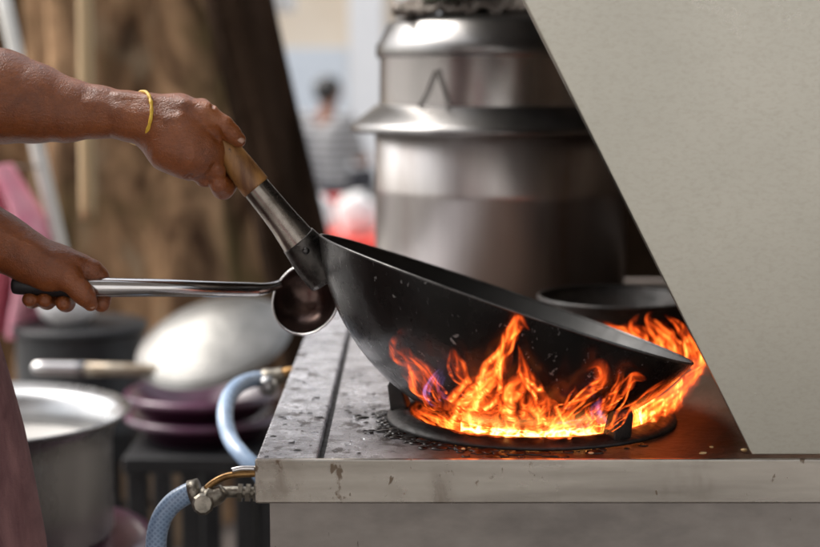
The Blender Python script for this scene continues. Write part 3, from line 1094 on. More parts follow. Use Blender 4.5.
far_arm = [
    # upper arm + forearm
    ([(*shF, 0.058), ((shF[0] + -0.575) / 2 - 0.01, 1.72, 1.29, 0.055), (-0.575, 1.66, 1.195, 0.050)], 0.02),
    ([(-0.575, 1.66, 1.195, 0.050), Qr(-60, 88, 0, 49), Qr(0, 96.5, 0, 46.5), Qr(33, 103, 0, 39.5), Qr(66, 110, 0, 31.5), Qr(99, 112, 0, 25.5), Qr(125, 115, 1, 22.8), Qr(138, 118, 2, 22.5)], 0.006),
    # back of hand / thumb mound
    ([Qr(134, 118, 2, 22.5), Qr(150, 119.5, 2, 23.5), Qr(178, 123, 2, 27.5), Qr(190, 125, -2, 24)], 0.010),
    ([Qr(159, 133, 3, 19), Qr(172, 142, 8, 28), Qr(192, 150, 8, 27.5), Qr(203, 152, 6, 22)], 0.012),
    ([Qr(150, 120, 8, 20), Qr(184, 134, 14, 21), Qr(198, 143, 13, 14)], 0.008),
]
far_fingers = [
    # thumb laid along the handle
    ([Qr(184, 113, 9, 14.5), Qr(206, 115.5, 14, 13.4)], 0.006),
    ([Qr(206, 115.5, 14, 13.4), Qr(214, 120.5, 15, 10.8), Qr(223, 127, 15, 11.6), Qr(231, 133, 13, 9.4), Qr(238.5, 140, 10, 7.6)], 0.0022),
    # index wraps under at the ferrule end
    ([Qr(200, 128, -16, 14), Qr(222, 150, -24, 12), Qr(233, 176, -22, 11), Qr(223, 188, -6, 11), Qr(219, 184, 6, 10)], 0.004),
    ([Qr(194, 128, -14, 14), Qr(208, 150, -24, 12), Qr(215, 172, -20, 11), Qr(205, 176, -4, 10.5), Qr(198, 170, 6, 10)], 0.0035),
    ([Qr(186, 128, -14, 14), Qr(196, 150, -22, 11.5), Qr(200, 168, -18, 10.5), Qr(189, 171, -4, 10)], 0.0035),
    ([Qr(178, 128, -12, 13), Qr(182, 148, -20, 11), Qr(184, 162, -16, 10), Qr(170, 164.5, -4, 9.5)], 0.0035),
    # tendons and veins raised under the skin
    ([Qr(118, 97, 14, 4.2), Qr(150, 101, 15.5, 4.2), Qr(184, 106, 19, 5), Qr(204, 110, 17, 5)], 0.006),
    ([Qr(150, 112, 23, 3.2), Qr(168, 120, 30, 3.4), Qr(180, 118, 30, 3.4), Qr(196, 128, 26, 3)], 0.005),
    ([Qr(90, 104, 22, 3.2), Qr(118, 112, 20, 3.0), Qr(150, 118, 23, 3.0)], 0.009),
    ([Qr(203, 104.5, 6, 6.0)], 0.006),
    ([Qr(212, 160, 19, 6.0), Qr(219, 172, 12, 6)], 0.003),
    ([Qr(172, 150, 33, 4.0), Qr(190, 158, 31, 4), Qr(204, 160, 25, 4)], 0.006),
    # skin fold at the web of the thumb
    ([Qr(199, 121, 33, 2.2), Qr(208, 126, 31, 3.2), Qr(215, 131, 27, 4.0), Qr(219.5, 138, 22, 4.2)], -0.004),
    ([Qr(203, 186, 14, 3.0), Qr(208, 176, 20, 2.6), Qr(214, 166, 24, 2.2)], -0.003),
    ([Qr(183, 183, 10, 2.6), Qr(190, 174, 24, 2.0)], -0.003),
    ([Qr(213, 101, 8, 2.2), Qr(212, 108, 20, 2.0)], -0.002),
    ([Qr(203, 158, 18, 8), Qr(216, 170, 10, 6)], 0.010),
]
near_arm = [
    ([(*shN, 0.058), (-0.615, 1.40, 1.27, 0.054), (-0.575, 1.47, 1.13, 0.047)], 0.02),
    ([(-0.575, 1.47, 1.13, 0.047), Qr(-75, 200, 0, 39, LY), Qr(-40, 219, 0, 34.5, LY), Qr(0, 241.5, 0, 28.5, LY), Qr(20, 252, 2, 24.5, LY)], 0.006),
    ([Qr(16, 250, 2, 24.5, LY), Qr(36, 260.5, 3, 21.5, LY), Qr(58, 265.5, 2, 19.5, LY), Qr(79, 267.5, -3, 14.5, LY)], 0.010),
    ([Qr(26, 260, 6, 19, LY), Qr(48, 272, 10, 16.5, LY), Qr(60, 274, 12, 15, LY)], 0.010),
]
near_fingers = [
    # thumb presses down across the grip
    ([Qr(50, 270, 13, 14, LY), Qr(68, 278, 17, 12.4, LY), Qr(80, 290, 17, 10.8, LY), Qr(85, 296, 15.5, 9.8, LY), Qr(90.5, 304, 11, 7.4, LY)], 0.0045),
    # index over the top, behind, tip below
    ([Qr(76, 267, -4, 13.4, LY), Qr(92, 270.5, -4, 10.4, LY), Qr(99, 276, -8, 9.6, LY)], 0.005),
    ([Qr(99, 276, -8, 9.6, LY), Qr(104, 290, -18, 9.2, LY), Qr(101.5, 304, -8, 8.6, LY)], 0.003),
    ([Qr(64, 270, -14, 12, LY), Qr(68, 288, -20, 9.8, LY), Qr(66, 303, -8, 9.0, LY), Qr(63.5, 303, 3, 8.2, LY)], 0.003),
    ([Qr(48, 270, -14, 12, LY), Qr(50, 288, -20, 9.4, LY), Qr(47, 301, -8, 8.6, LY), Qr(44.5, 300, 4, 7.8, LY)], 0.003),
    ([Qr(34, 268, -12, 12, LY), Qr(34, 286, -18, 9.0, LY), Qr(32, 300, -8, 8.3, LY), Qr(29.5, 299.5, 3, 7.6, LY)], 0.003),
    ([Qr(-5, 231, 20, 3.5, LY), Qr(24, 245, 18, 3.2, LY), Qr(52, 258, 17, 3.5, LY), Qr(76, 260, 9, 3.5, LY)], 0.010),
    ([Qr(24, 256, 22, 3.0, LY), Qr(48, 262, 20, 3.0, LY), Qr(64, 268, 20, 3.0, LY)], 0.009),
]
cook = thing('person', 'cook in mauve apron gripping wok handle and ladle, yellow cord on wrist', 'person')
H1 = 0.0017
fa = soft_solid(sorted(far_arm + far_fingers, key=lambda c_: c_[1] < 0), H1)
na = soft_solid(near_arm + near_fingers, H1)
body = torso(PEL, CHE, 0.19, 0.16, -0.012)
body += [([(CHE[0], 1.56, 1.36, 0.075), (-0.60, 1.56, 1.47, 0.056), (-0.585, 1.56, 1.56, 0.055)], 0.03)]
body += head_chains(HEAD)
for s in (-1, 1):
    body.append(([(PEL[0], 1.56 + s * 0.085, 0.90, 0.085), (PEL[0] + 0.02, 1.56 + s * 0.10, 0.50, 0.060), (PEL[0] - 0.01, 1.56 + s * 0.10, 0.10, 0.042), (PEL[0] + 0.10, 1.56 + s * 0.12, 0.035, 0.03)], 0.02))
soft_obj('body', body, 0.007, M['skin'], cook, extra=[fa, na], iters=2)
soft_obj('hair', hair_chains(HEAD), 0.006, M['hair'], cook)
shirt = torso((PEL[0], PEL[1], PEL[2] + 0.02), CHE, 0.19, 0.16, 0.008)
shirt.append(([(*shF, 0.075), ((shF[0] - 0.59) / 2, 1.72, 1.30, 0.072), (-0.592, 1.69, 1.235, 0.068)], 0.03))
shirt.append(([(*shN, 0.075), (-0.618, 1.395, 1.28, 0.071), (-0.598, 1.435, 1.18, 0.064)], 0.03))
shirt.append(([(CHE[0], 1.50, 1.40, 0.06), (CHE[0], 1.62, 1.40, 0.06)], 0.04))
soft_obj('shirt', shirt, 0.007, M['shirt'], cook)
tro = []
for s in (-1, 1):
    tro.append(([(PEL[0], 1.56 + s * 0.085, 0.92, 0.125), (PEL[0] + 0.02, 1.56 + s * 0.10, 0.50, 0.080), (PEL[0] - 0.01, 1.56 + s * 0.10, 0.09, 0.066)], 0.03))
soft_obj('trousers', tro, 0.010, M['trousers'], cook)
for s in (-1, 1):
    lathe('eye', [(0, 0.010), (0.006, 0.008), (0.010, 0.0), (0.0, -0.010)], M['white'], cook, (HEAD[0] + 0.070, 1.56 + s * 0.031, HEAD[2] + 0.002), (1, 0, 0), seg=16)
# apron: wraps the front half of the cook, flaring to the knees
vs, fs = [], []
nu, nv = 90, 70
for j in range(nv + 1):
    t = j / nv
    z = 1.24 - t * 0.80
    fx = np.interp(z, [0.44, 0.736, 0.85, 0.942, 1.10, 1.24], [-0.362, -0.385, -0.403, -0.422, -0.45, -0.465])
    for i in range(nu + 1):
        s = i / nu * 2 - 1
        an = s * R(104)
        ry = 0.205 + 0.05 * t
        x = -0.60 + (fx + 0.60) * math.cos(an)
        y = 1.56 + ry * math.sin(an)
        amp = 0.004 + 0.016 * t
        d = amp * math.sin(an * 9 + 1.3 * math.sin(t * 3)) + 0.010 * mnoise.noise(Vector((an * 2.2, t * 3, 2.0)))
        if abs(s) < 0.35:
            d *= 0.8
        vs.append((x + d * math.cos(an), y + d * math.sin(an), z + 0.004 * math.sin(an * 5)))
for j in range(nv):
    for i in range(nu):
        q = j * (nu + 1) + i
        fs.append((q, q + 1, q + nu + 2, q + nu + 1))
ap = mesh_obj('apron', vs, fs, M['apron'], cook)
md = ap.modifiers.new('solid', 'SOLIDIFY'); md.thickness = 0.0025
# bracelet
bp = []
for i in range(41):
    f = 2 * math.pi * i / 40
    r_ = 27.2 + 0.6 * math.sin(3 * f)
    bp.append(Qr(138.5 + 4 * math.cos(f) + 12.5 * math.sin(f), 117.5 - (r_ - 1.2) * math.cos(f), 3 + 31.5 * math.sin(f), 1.75 + 0.35 * math.sin(f * 22)))
tube('bracelet', bp, M['yellow'], cook, seg=10, sub=3)
# thumb nails
def nail(c, along, up, L, Wd):
    along = Vector(along).normalized()
    up = Vector(up).normalized()
    side = along.cross(up).normalized()
    up = side.cross(along)
    vs, fs = [], []
    n1, n2 = 8, 6
    for i in range(n1 + 1):
        a = i / n1 * 2 - 1
        for j in range(n2 + 1):
            b = j / n2 * 2 - 1
            ww = Wd * math.sqrt(max(0, 1 - 0.55 * max(0, a) ** 2 - 0.35 * max(0, -a) ** 2))
            vs.append(Vector(c) + along * (a * L) + side * (b * ww) + up * (-0.45 * ww * b * b - 0.12 * L * a * a))
    for i in range(n1):
        for j in range(n2):
            q = i * (n2 + 1) + j
            fs.append((q, q + 1, q + n2 + 2, q + n2 + 1))
    o = mesh_obj('fingernail', vs, fs, M['nail'], cook)
    m = o.modifiers.new('solid', 'SOLIDIFY'); m.thickness = 0.0008


d1 = Q(239.5, 141, 10) - Q(231, 132.5, 12)
nail(Q(241.0, 137.2, 16.6), d1, Q(243, 129, 22) - Q(236, 138, 10), 0.0058, 0.0046)
d1 = Q(90.5, 304, 11, LY) - Q(82, 292, 16, LY)
nail(Q(92.0, 302.8, 18.0, LY), d1, Q(94, 297, 26, LY) - Q(88, 301, 12, LY), 0.0060, 0.0048)
settle(cook, (-0.60, 1.56, 0.004))

# ---- man sitting on a blue chair in the street
MY = 12.0
hd = P(337, 92, MY)
man = thing('person', 'dark haired man in grey striped shirt sitting in the street', 'person')
hx, hz = hd.x, hd.z
pel = (hx - 0.12, MY, hz - 0.66)
che = (hx - 0.06, MY, hz - 0.34)
bd = torso(pel, che, 0.19, 0.16, -0.01)
bd += [([(che[0], MY, che[2] + 0.12, 0.07), (hx - 0.02, MY, hz - 0.10, 0.055)], 0.03)] + head_chains((hx, MY, hz))
leg_z = pel[2] - 0.02
for s in (-1, 1):
    bd.append(([(pel[0], MY + s * 0.10, leg_z, 0.085), (pel[0] + 0.42, MY + s * 0.14, leg_z + 0.02, 0.06), (pel[0] + 0.40, MY + s * 0.14, 0.09, 0.04), (pel[0] + 0.52, MY + s * 0.15, 0.035, 0.032)], 0.03))
    shx, shz = che[0] - 0.01, che[2] + 0.11
    bd.append(([(shx, MY + s * 0.19, shz, 0.055), (shx + 0.08, MY + s * 0.25, shz - 0.27, 0.045), (shx + 0.32, MY + s * 0.16, shz - 0.30, 0.033), (shx + 0.40, MY + s * 0.13, shz - 0.29, 0.04)], 0.02))
soft_obj('body', bd, 0.012, M['skin'], man)
soft_obj('hair', hair_chains((hx, MY, hz)), 0.01, M['hair'], man)
sb = torso((pel[0], MY, pel[2] + 0.03), che, 0.23, 0.19, 0.014)
for s in (-1, 1):
    sb.append(([(shx, MY + s * 0.19, shz, 0.075), (shx + 0.07, MY + s * 0.245, shz - 0.22, 0.066)], 0.03))
soft_obj('shirt', sb, 0.012, M['stripes'], man)
tb = []
for s in (-1, 1):
    tb.append(([(pel[0], MY + s * 0.10, leg_z, 0.105), (pel[0] + 0.42, MY + s * 0.14, leg_z + 0.02, 0.078), (pel[0] + 0.40, MY + s * 0.14, 0.12, 0.062)], 0.03))
soft_obj('trousers', tb, 0.012, M['trousers'], man)
settle(man, (pel[0], MY, 0))
man.rotation_euler.z = R(62)

ch = thing('chair', 'blue plastic chair under the man in striped shirt', 'chair')
sz = leg_z - 0.115
cxx = pel[0]
box('seat', (cxx - 0.2, MY - 0.21, sz - 0.03), (cxx + 0.22, MY + 0.21, sz), M['blue'], ch, 0.01)
box('backrest', (cxx - 0.26, MY - 0.21, sz + 0.08), (cxx - 0.235, MY + 0.21, sz + 0.52), M['blue'], ch, 0.01)
for sy in (-1, 1):
    box('back_post', (cxx - 0.234, MY + sy * 0.19 - 0.018, sz - 0.06), (cxx - 0.203, MY + sy * 0.19 + 0.018, sz + 0.50), M['blue'], ch, 0.006)
    for sx in (-0.18, 0.18):
        tube('leg', [(cxx + sx, MY + sy * 0.17, sz - 0.031, 0.02), (cxx + sx * 1.15, MY + sy * 0.19, 0.0, 0.017)], M['blue'], ch, sub=1, seg=12)
settle(ch, (cxx, MY, 0))

# red low table with white sacks before him
TY = 8.0
zt = P(350, 236, TY).z
xa, xb = P(322, 230, TY).x, P(392, 230, TY).x
tb_ = thing('table', 'low red plastic table carrying white sacks in the street', 'table')
box('tabletop', (xa, TY - 0.35, zt - 0.05), (xb, TY + 0.35, zt), M['red'], tb_, 0.01)
for sx in (xa + 0.03, xb - 0.07):
    for sy in (TY - 0.32, TY + 0.28):
        box('leg', (sx, sy, 0), (sx + 0.04, sy + 0.04, zt - 0.0505), M['red'], tb_, 0.005)
settle(tb_, ((xa + xb) / 2, TY, 0))


def sack(u, v, ru, rv, Y, seed, label, mat=M['sack'], name='sack'):
    c = P(u, v, Y)
    rx, rz = ru * Y / FPX, rv * Y / FPX
    vs, fs = [], []
    n1, n2 = 32, 20
    for j in range(n2 + 1):
        ph = -math.pi / 2 + math.pi * j / n2
        for i in range(n1):
            a = 2 * math.pi * i / n1
            q = Vector((math.cos(a) * math.cos(ph), math.sin(a) * math.cos(ph), math.sin(ph)))
            k = 1 + 0.22 * mnoise.noise(q * 2 + Vector((seed, 0, 0))) + 0.08 * mnoise.noise(q * 6 + Vector((seed, 0, 0)))
            z = max(-0.88, q.z) * rz * k
            vs.append(c + Vector((q.x * rx * k, q.y * rx * 0.8 * k, z)))
    zmin = min(v_.z for v_ in vs)
    for j in range(n2):
        for i in range(n1):
            ii = (i + 1) % n1
            fs.append((j * n1 + i, j * n1 + ii, (j + 1) * n1 + ii, (j + 1) * n1 + i))
    o = mesh_obj(name, vs, fs, mat)
    tag(o, label, 'sack')
    return o


def on(o, z):
    zz = min(v.co.z for v in o.data.vertices)
    o.location.z += z - zz
    return o


on(sack(357, 212, 21, 22, TY, 1.0, 'larger white sack on the red street table, beside the steamer'), zt)
on(sack(318, 216, 15, 22, TY - 0.5, 4.0, 'smaller white sack in the street, just above the wok rim'), 0.0).location.z = 0
o = bpy.data.objects['sack.001']
# the smaller sack stands on a red stool of its own
zs = min(v.co.z for v in o.data.vertices)
cs = P(318, 216, TY - 0.5)
st_ = thing('stool', 'red plastic stool under the smaller white sack', 'stool')
box('seat', (cs.x - 0.13, TY - 0.63, zs - 0.03), (cs.x + 0.13, TY - 0.37, zs), M['red'], st_, 0.01)
for sx in (-1, 1):
    for sy in (-1, 1):
        tube('leg', [(cs.x + sx * 0.10, TY - 0.5 + sy * 0.10, zs - 0.031, 0.017), (cs.x + sx * 0.13, TY - 0.5 + sy * 0.13, 0, 0.015)], M['red'], st_, sub=1, seg=10)
settle(st_, (cs.x, TY - 0.5, 0))
# red bucket at the man's feet
bk = thing('bucket', 'small red bucket between the seated man and white sacks', 'bucket')
cb = P(331, 196, 9.0)
rb = 13 * 9.0 / FPX
lathe('pail', [(0, 0.02), (rb * 0.8, 0.02), (rb, cb.z), (rb * 1.06, cb.z), (rb * 1.06, cb.z - 0.03), (rb * 0.86, 0.0), (0, 0.0)], M['red'], bk, (cb.x, 9.0, 0), seg=40)
settle(bk, (cb.x, 9.0, 0))
# white lamp shade hanging on a cable strung over the street
lm = thing('lamp', 'white round lamp shade hanging at the top, beside the dark trunk', 'lamp')
lc = P(268, -16, 6.0)
rl = 27 * 6.0 / FPX
lathe('lamp_shade', [(0.02, 0.11), (rl * 0.5, 0.095), (rl * 0.85, 0.04), (rl, -0.04), (rl * 1.02, -0.1), (rl * 0.9, -0.105), (0.0, -0.108)], M['white'], lm, lc)
tube('cord', [(lc.x, lc.y, lc.z + 0.108, 0.005), (lc.x, lc.y, 3.6, 0.005)], M['black'], lm, sub=1, seg=8)
settle(lm, lc)
o = tube('cable', [(-12, 6.0, 4.1, 0.008), (lc.x, 6.0, 3.605, 0.008), (12, 6.0, 4.1, 0.008)], M['black'], seg=8)
tag(o, 'thin dark cable strung over the street that carries the lamp', 'cable')

# ------------------------------------------------------------------ big steamer behind the wok
SY = 2.46
k2 = SY / FPX
scx = P(500, 200, SY).x


def zpx(v, Y=SY):
    return P(500, v, Y).z


st = thing('steamer', 'tall round steel steamer pot with flared collar behind the wok', 'steamer pot')
rb = 125 * k2
ru = 120 * k2
zc = zpx(127)
c0 = (scx, SY, 0)
lathe('pot_body', [(0.0, ST + 0.001), (rb - 0.006, ST + 0.001), (rb, ST + 0.008), (rb, zc - 0.10), (rb + 0.0015, zc - 0.098), (rb, zc - 0.09), (rb, zc - 0.002), (rb - 0.002, zc), (rb - 0.003, zc - 0.01)], M['steel_body'], st, c0, seg=128)
lathe('collar', [(ru - 0.001, zc + 0.036), (ru + 0.006, zc + 0.034), (rb + 0.030, zc + 0.009), (rb + 0.038, zc + 0.003), (rb + 0.0385, zc - 0.004), (rb + 0.036, zc - 0.006), (rb + 0.028, zc - 0.001), (rb + 0.0015, zc + 0.002), (ru - 0.001, zc + 0.006)], M['dull_lid'], st, c0, seg=128, closed=True)
zu = zpx(50)
ru = 120 * k2
lathe('upper_section', [(ru, zc + 0.012), (ru + 0.001, zc + 0.03), (ru, zu - 0.015), (ru + 0.002, zu - 0.01), (ru, zu)], M['steel'], st, c0, seg=128)
zl = zpx(22)
lathe('lid', [(ru + 0.004, zu - 0.012), (ru + 0.006, zu - 0.008), (ru + 0.006, zu + 0.006), (ru + 0.001, zu + 0.013), (ru - 0.010, zl - 0.004), (ru - 0.022, zl + 0.002), (ru * 0.6, zl + 0.010), (0.04, zl + 0.014), (0.0, zl + 0.014)], M['dull_lid'], st, c0, seg=128)
yw = SY - rb - 0.018
w1, w2, w3 = P(419, 112, 2.28), P(434, 70, 2.28), P(448, 118, 2.28)
def on_pot(u, v, r_):
    p = P(u, v, SY - r_)
    dx = p.x - scx
    dx = max(-r_ * 0.98, min(r_ * 0.98, dx))
    return (scx + dx, SY - math.sqrt(r_ * r_ - dx * dx), p.z)
tube('wire_handle', [(*on_pot(418, 108, ru + 0.004), 0.0015), (*on_pot(425, 96, ru + 0.005), 0.0015), (*on_pot(433, 76, ru + 0.005), 0.0016), (*on_pot(436, 71, ru + 0.006), 0.0016), (*on_pot(439, 77, ru + 0.005), 0.0015), (*on_pot(446, 98, ru + 0.005), 0.0015), (*on_pot(448, 118, ru + 0.016), 0.0015)], M['wire'], st, seg=8)
settle(st, (scx, SY, ST))
# crumpled cloth and green lid on top of it
vs, fs = [], []
n1, n2 = 60, 30
cl = (P(470, 10, SY).x, SY - 0.02)
for j in range(n2 + 1):
    for i in range(n1 + 1):
        s, t = i / n1 * 2 - 1, j / n2 * 2 - 1
        rr_ = min(1, math.hypot(s, t))
        hgt = 0.012 + (1 - rr_) * 0.035 + 0.02 * abs(mnoise.noise(Vector((s * 3.5, t * 3, 1)))) + 0.012 * mnoise.noise(Vector((s * 9, t * 8, 4)))
        vs.append((cl[0] + s * 0.115, cl[1] + t * 0.09, zl + 0.004 + max(0.006, hgt)))
for j in range(n2):
    for i in range(n1):
        q = j * (n1 + 1) + i
        fs.append((q, q + 1, q + n1 + 2, q + n1 + 1))
o = mesh_obj('cloth', vs, fs, M['cloth'])
o.modifiers.new('solid', 'SOLIDIFY').thickness = 0.006
tag(o, 'crumpled brownish grey cloth on the steamer lid', 'cloth')
gb = lathe('bowl', [(0, 0.0), (0.028, 0.0), (0.048, 0.022), (0.056, 0.05), (0.053, 0.05), (0.045, 0.024), (0.0, 0.006)], M['green'], None, (P(440, 5, SY - 0.08).x, SY - 0.075, zl + 0.030), seg=48)
tag(gb, 'dull green bowl on the cloth atop the steamer', 'bowl')

# rear pan on the second burner
py = 2.10
pc = P(620, 297, py)
pan = thing('pan', 'wide dark round pan on the rear burner, behind the flames', 'pan')
rp = 80 * py / FPX
lathe('pan_bowl', [(0, ST + 0.012), (rp * 0.55, ST + 0.012), (rp * 0.86, ST + 0.03), (rp, pc.z), (rp * 1.02, pc.z + 0.002), (rp * 1.02, pc.z - 0.002), (rp * 0.88, ST + 0.025), (rp * 0.56, ST + 0.0055), (0, ST + 0.0055)], M['iron'], pan, (pc.x, py, 0))
lathe('pan_rim', [(rp * 1.02 + 0.003 * math.cos(t), pc.z + 0.003 * math.sin(t)) for t in [2 * math.pi * k / 10 for k in range(10)]], M['iron'], pan, (pc.x, py, 0), closed=True)
lathe('trivet', [(rp * 0.5, ST + 0.0), (rp * 0.56, ST + 0.0), (rp * 0.56, ST + 0.005), (rp * 0.5, ST + 0.005)], M['iron'], pan, (pc.x, py, 0), closed=True)
settle(pan, (pc.x, py, ST))

# ------------------------------------------------------------------ left side: gas hoses, pots, basins
def hose(pts, r, label, Y=None):
    o = tube('hose', [(*P(u, v, y), r) for u, v, y in pts], M['hose'], seg=20, sub=8)
    tag(o, label, 'hose', None)
    return o


hose([(262, 379, 2.12), (252, 380, 2.10), (238, 386, 2.06), (228, 399, 2.02), (225, 418, 1.98), (231, 440, 1.95), (243, 456, 1.92), (262, 476, 1.9), (290, 520, 1.88), (300, 600, 1.88)], 0.0105, 'pale blue gas hose curving down beside the stove corner')
hose([(198, 491, 1.60), (187, 494, 1.60), (172, 504, 1.60), (161, 520, 1.60), (156, 545, 1.60), (157, 600, 1.60), (175, 700, 1.62), (230, 800, 1.7)], 0.0108, 'pale blue gas hose below the brass valve at bottom')
vl = thing('gas_valve', 'greasy brass gas valve joining the lower blue hose to the stove', 'valve')
tube('hose_clamp', [(*P(190, 493.2, 1.60), 0.0132), (*P(200, 490.5, 1.60), 0.0132)], M['grub'], vl, sub=1)
tube('valve_body', [(*P(198, 491, 1.6), 0.007), (*P(205, 497, 1.6), 0.012), (*P(216, 496, 1.6), 0.010), (*P(224, 490, 1.6), 0.007)], M['grub'], vl, sub=3)
c = P(203, 504, 1.585)
lathe('knob', [(0, 0.006), (0.009, 0.006), (0.0115, 0.003), (0.0115, -0.004), (0.006, -0.006), (0, -0.006)], M['grub'], vl, c, (0.1, -1, 0.25), seg=10, smooth=False)
tube('pipe', [(*P(206, 489, 1.6), 0.0036), (*P(216, 481, 1.6), 0.0036), (*P(232, 475, 1.6), 0.0036), (*P(262, 473.5, 1.6), 0.0036), (*P(276, 473.5, 1.6), 0.0036)], M['brass'], vl)
tube('pipe', [(*P(222, 492, 1.62), 0.006), (*P(240, 492, 1.62), 0.006), (*P(278, 494, 1.62), 0.006)], M['grub'], vl)
for u in (238, 246, 254):
    tube('nut', [(*P(u, 492.5, 1.62), 0.0105), (*P(u + 4.5, 492.8, 1.62), 0.0105)], M['grub'], vl, sub=1, seg=6, smooth=False)
tube('lever', [(*P(232, 470.5, 1.6), 0.003), (*P(242, 468.5, 1.6), 0.003), (*P(256, 468.5, 1.6), 0.003)], M['ladle'], vl)
settle(vl, P(215, 495, 1.6))
vl = thing('gas_valve', 'blurred steel gas valve at the head of the upper blue hose', 'valve')
tube('valve_body', [(*P(260, 380, 2.12), 0.010), (*P(266, 379, 2.12), 0.014), (*P(276, 377, 2.12), 0.012), (*P(284, 374, 2.12), 0.010)], M['grub'], vl, sub=3)
tube('pipe', [(*P(276, 377, 2.12), 0.007), (*P(290, 372, 2.12), 0.007), (*P(306, 372, 2.12), 0.007)], M['brass'], vl)
lathe('knob', [(0, 0.008), (0.012, 0.008), (0.014, 0.0), (0.0, -0.004)], M['alu'], vl, P(268, 386, 2.10), (0, -1, 0.2), seg=12)
settle(vl, P(268, 380, 2.12))

# aluminium stock pot on purple basin
AY = 2.2
ac = P(-20, 413, AY)
ra = 152 * AY / FPX
rbod = 132 * AY / FPX
zb = P(-20, 545, AY - rbod * 0.2).z
al = thing('stock_pot', 'big open aluminium pot with flared rim beside the apron', 'pot')
lathe('pot_body', [(0, zb), (rbod - 0.01, zb), (rbod, zb + 0.012), (rbod, ac.z - 0.045), (rbod + 0.004, ac.z - 0.022), (ra - 0.004, ac.z - 0.001), (ra, ac.z + 0.001), (ra - 0.002, ac.z + 0.004), (rbod, ac.z - 0.016), (rbod - 0.004, ac.z - 0.05), (rbod - 0.004, zb + 0.012), (0, zb + 0.006)], M['alu'], al, (ac.x, AY, 0), seg=128)
lathe('broth', [(0, ac.z - 0.055), (rbod - 0.0045, ac.z - 0.055)], surf('milky_broth', (0.42, 0.40, 0.37), (0.5, 0.48, 0.45), 0.35, 0, 6), al, (ac.x, AY, 0))
settle(al, (ac.x, AY, zb))


def basin(cx_, cy_, z0, r, h, label, name='basin'):
    o = lathe(name, [(0, z0), (r * 0.72, z0), (r * 0.94, z0 + h * 0.9), (r, z0 + h), (r * 1.05, z0 + h - 0.004), (r * 1.06, z0 + h - 0.012), (r * 1.03, z0 + h - 0.014), (r * 0.97, z0 + h * 0.8), (r * 0.75, z0 - 0.004), (0, z0 - 0.004)], M['purple'], None, (cx_, cy_, 0), seg=80)
    tag(o, label, 'basin')
    return o


# purple stool that carries the aluminium pot
ps = thing('stool', 'round purple plastic stool under the aluminium pot', 'stool')
lathe('seat', [(0, zb - 0.001), (0.215, zb - 0.001), (0.238, zb - 0.006), (0.246, zb - 0.02), (0.240, zb - 0.05), (0.232, zb - 0.05), (0.228, zb - 0.02), (0, zb - 0.02)], M['purple'], ps, (ac.x, AY, 0), seg=80)
for i in range(4):
    a = R(45 + 90 * i)
    tube('leg', [(ac.x + 0.20 * math.cos(a), AY + 0.20 * math.sin(a), zb - 0.022, 0.024), (ac.x + 0.24 * math.cos(a), AY + 0.24 * math.sin(a), 0.004, 0.02)], M['purple'], ps, sub=1, seg=12)
settle(ps, (ac.x, AY, 0.004))

# second cooking stand with basins and the tilted pan
GY = 2.9
stx0, stx1 = P(138, 420, GY).x, P(292, 420, GY).x
zt2 = P(200, 436, GY).z
sd_ = thing('iron_stand', 'black iron stand under the purple basins at back left', 'stand')
box('shelf', (stx0, GY - 0.17, zt2 - 0.03), (stx1, GY + 0.17, zt2), M['black'], sd_, 0.004)
for x in (stx0 + 0.005, stx0 + 0.10, stx1 - 0.09, stx1 - 0.04):
    for y in (GY - 0.16, GY + 0.12):
        box('leg', (x, y, 0.004), (x + 0.035, y + 0.035, zt2 - 0.0305), M['black'], sd_, 0.004)
settle(sd_, ((stx0 + stx1) / 2, GY, 0.004))
bx = P(205, 400, GY).x
z1 = zt2 + 0.005
basin(bx, GY, z1, 0.140, 0.045, 'lower purple plastic basin of the pair on the iron stand')
basin(bx - 0.004, GY, z1 + 0.040, 0.136, 0.045, 'upper purple plastic basin of the pair, under the tilted metal pan')
# tilted shiny pan with wooden handle
pc = P(211, 333, GY)
axm = (P(292, 314, GY) - P(145, 360, GY)).normalized()
vw = (Vector((0, 0, CZ)) - pc).normalized()
nim = vw.cross(axm).normalized()
if nim.z < 0: nim = -nim
tl = R(31)
pn = (nim * math.cos(tl) + vw * math.sin(tl)).normalized()
rp2 = 77 * GY / FPX
lidp = []
a2 = R(34)
rs = rp2 / math.sin(a2)
for i in range(29):
    a = a2 * i / 28
    lidp.append((rs * math.sin(a), rs * math.cos(a) - rs * math.cos(a2)))
lidp += [(rp2 + 0.002, -0.006), (rp2 + 0.008, -0.007), (rp2 + 0.008, -0.009), (rp2, -0.009)]
for i in range(28, -1, -1):
    a = a2 * i / 28
    lidp.append(((rs - 0.002) * math.sin(a), (rs - 0.002) * math.cos(a) - rs * math.cos(a2)))
pp = thing('metal_pan', 'dented rounded metal pan lying tilted on purple basins, long handle to its left', 'pan')
lathe('dome', lidp, M['alu_lid'], pp, pc - pn * 0.012, pn, seg=96)
hnd = tube('handle', [(*P(166, 371, GY - 0.06), 0.011), (*P(140, 370, GY - 0.06), 0.0115), (*P(84, 369, GY - 0.06), 0.0125)], M['handle_metal'], pp, sub=2)
tube('handle_cap', [(*P(84.5, 369, GY - 0.06), 0.0135), (*P(60, 368.5, GY - 0.06), 0.013), (*P(38, 368, GY - 0.06), 0.012), (*P(32, 368, GY - 0.06), 0.005)], M['ladle'], hnd, sub=3)
settle(pp, pc)

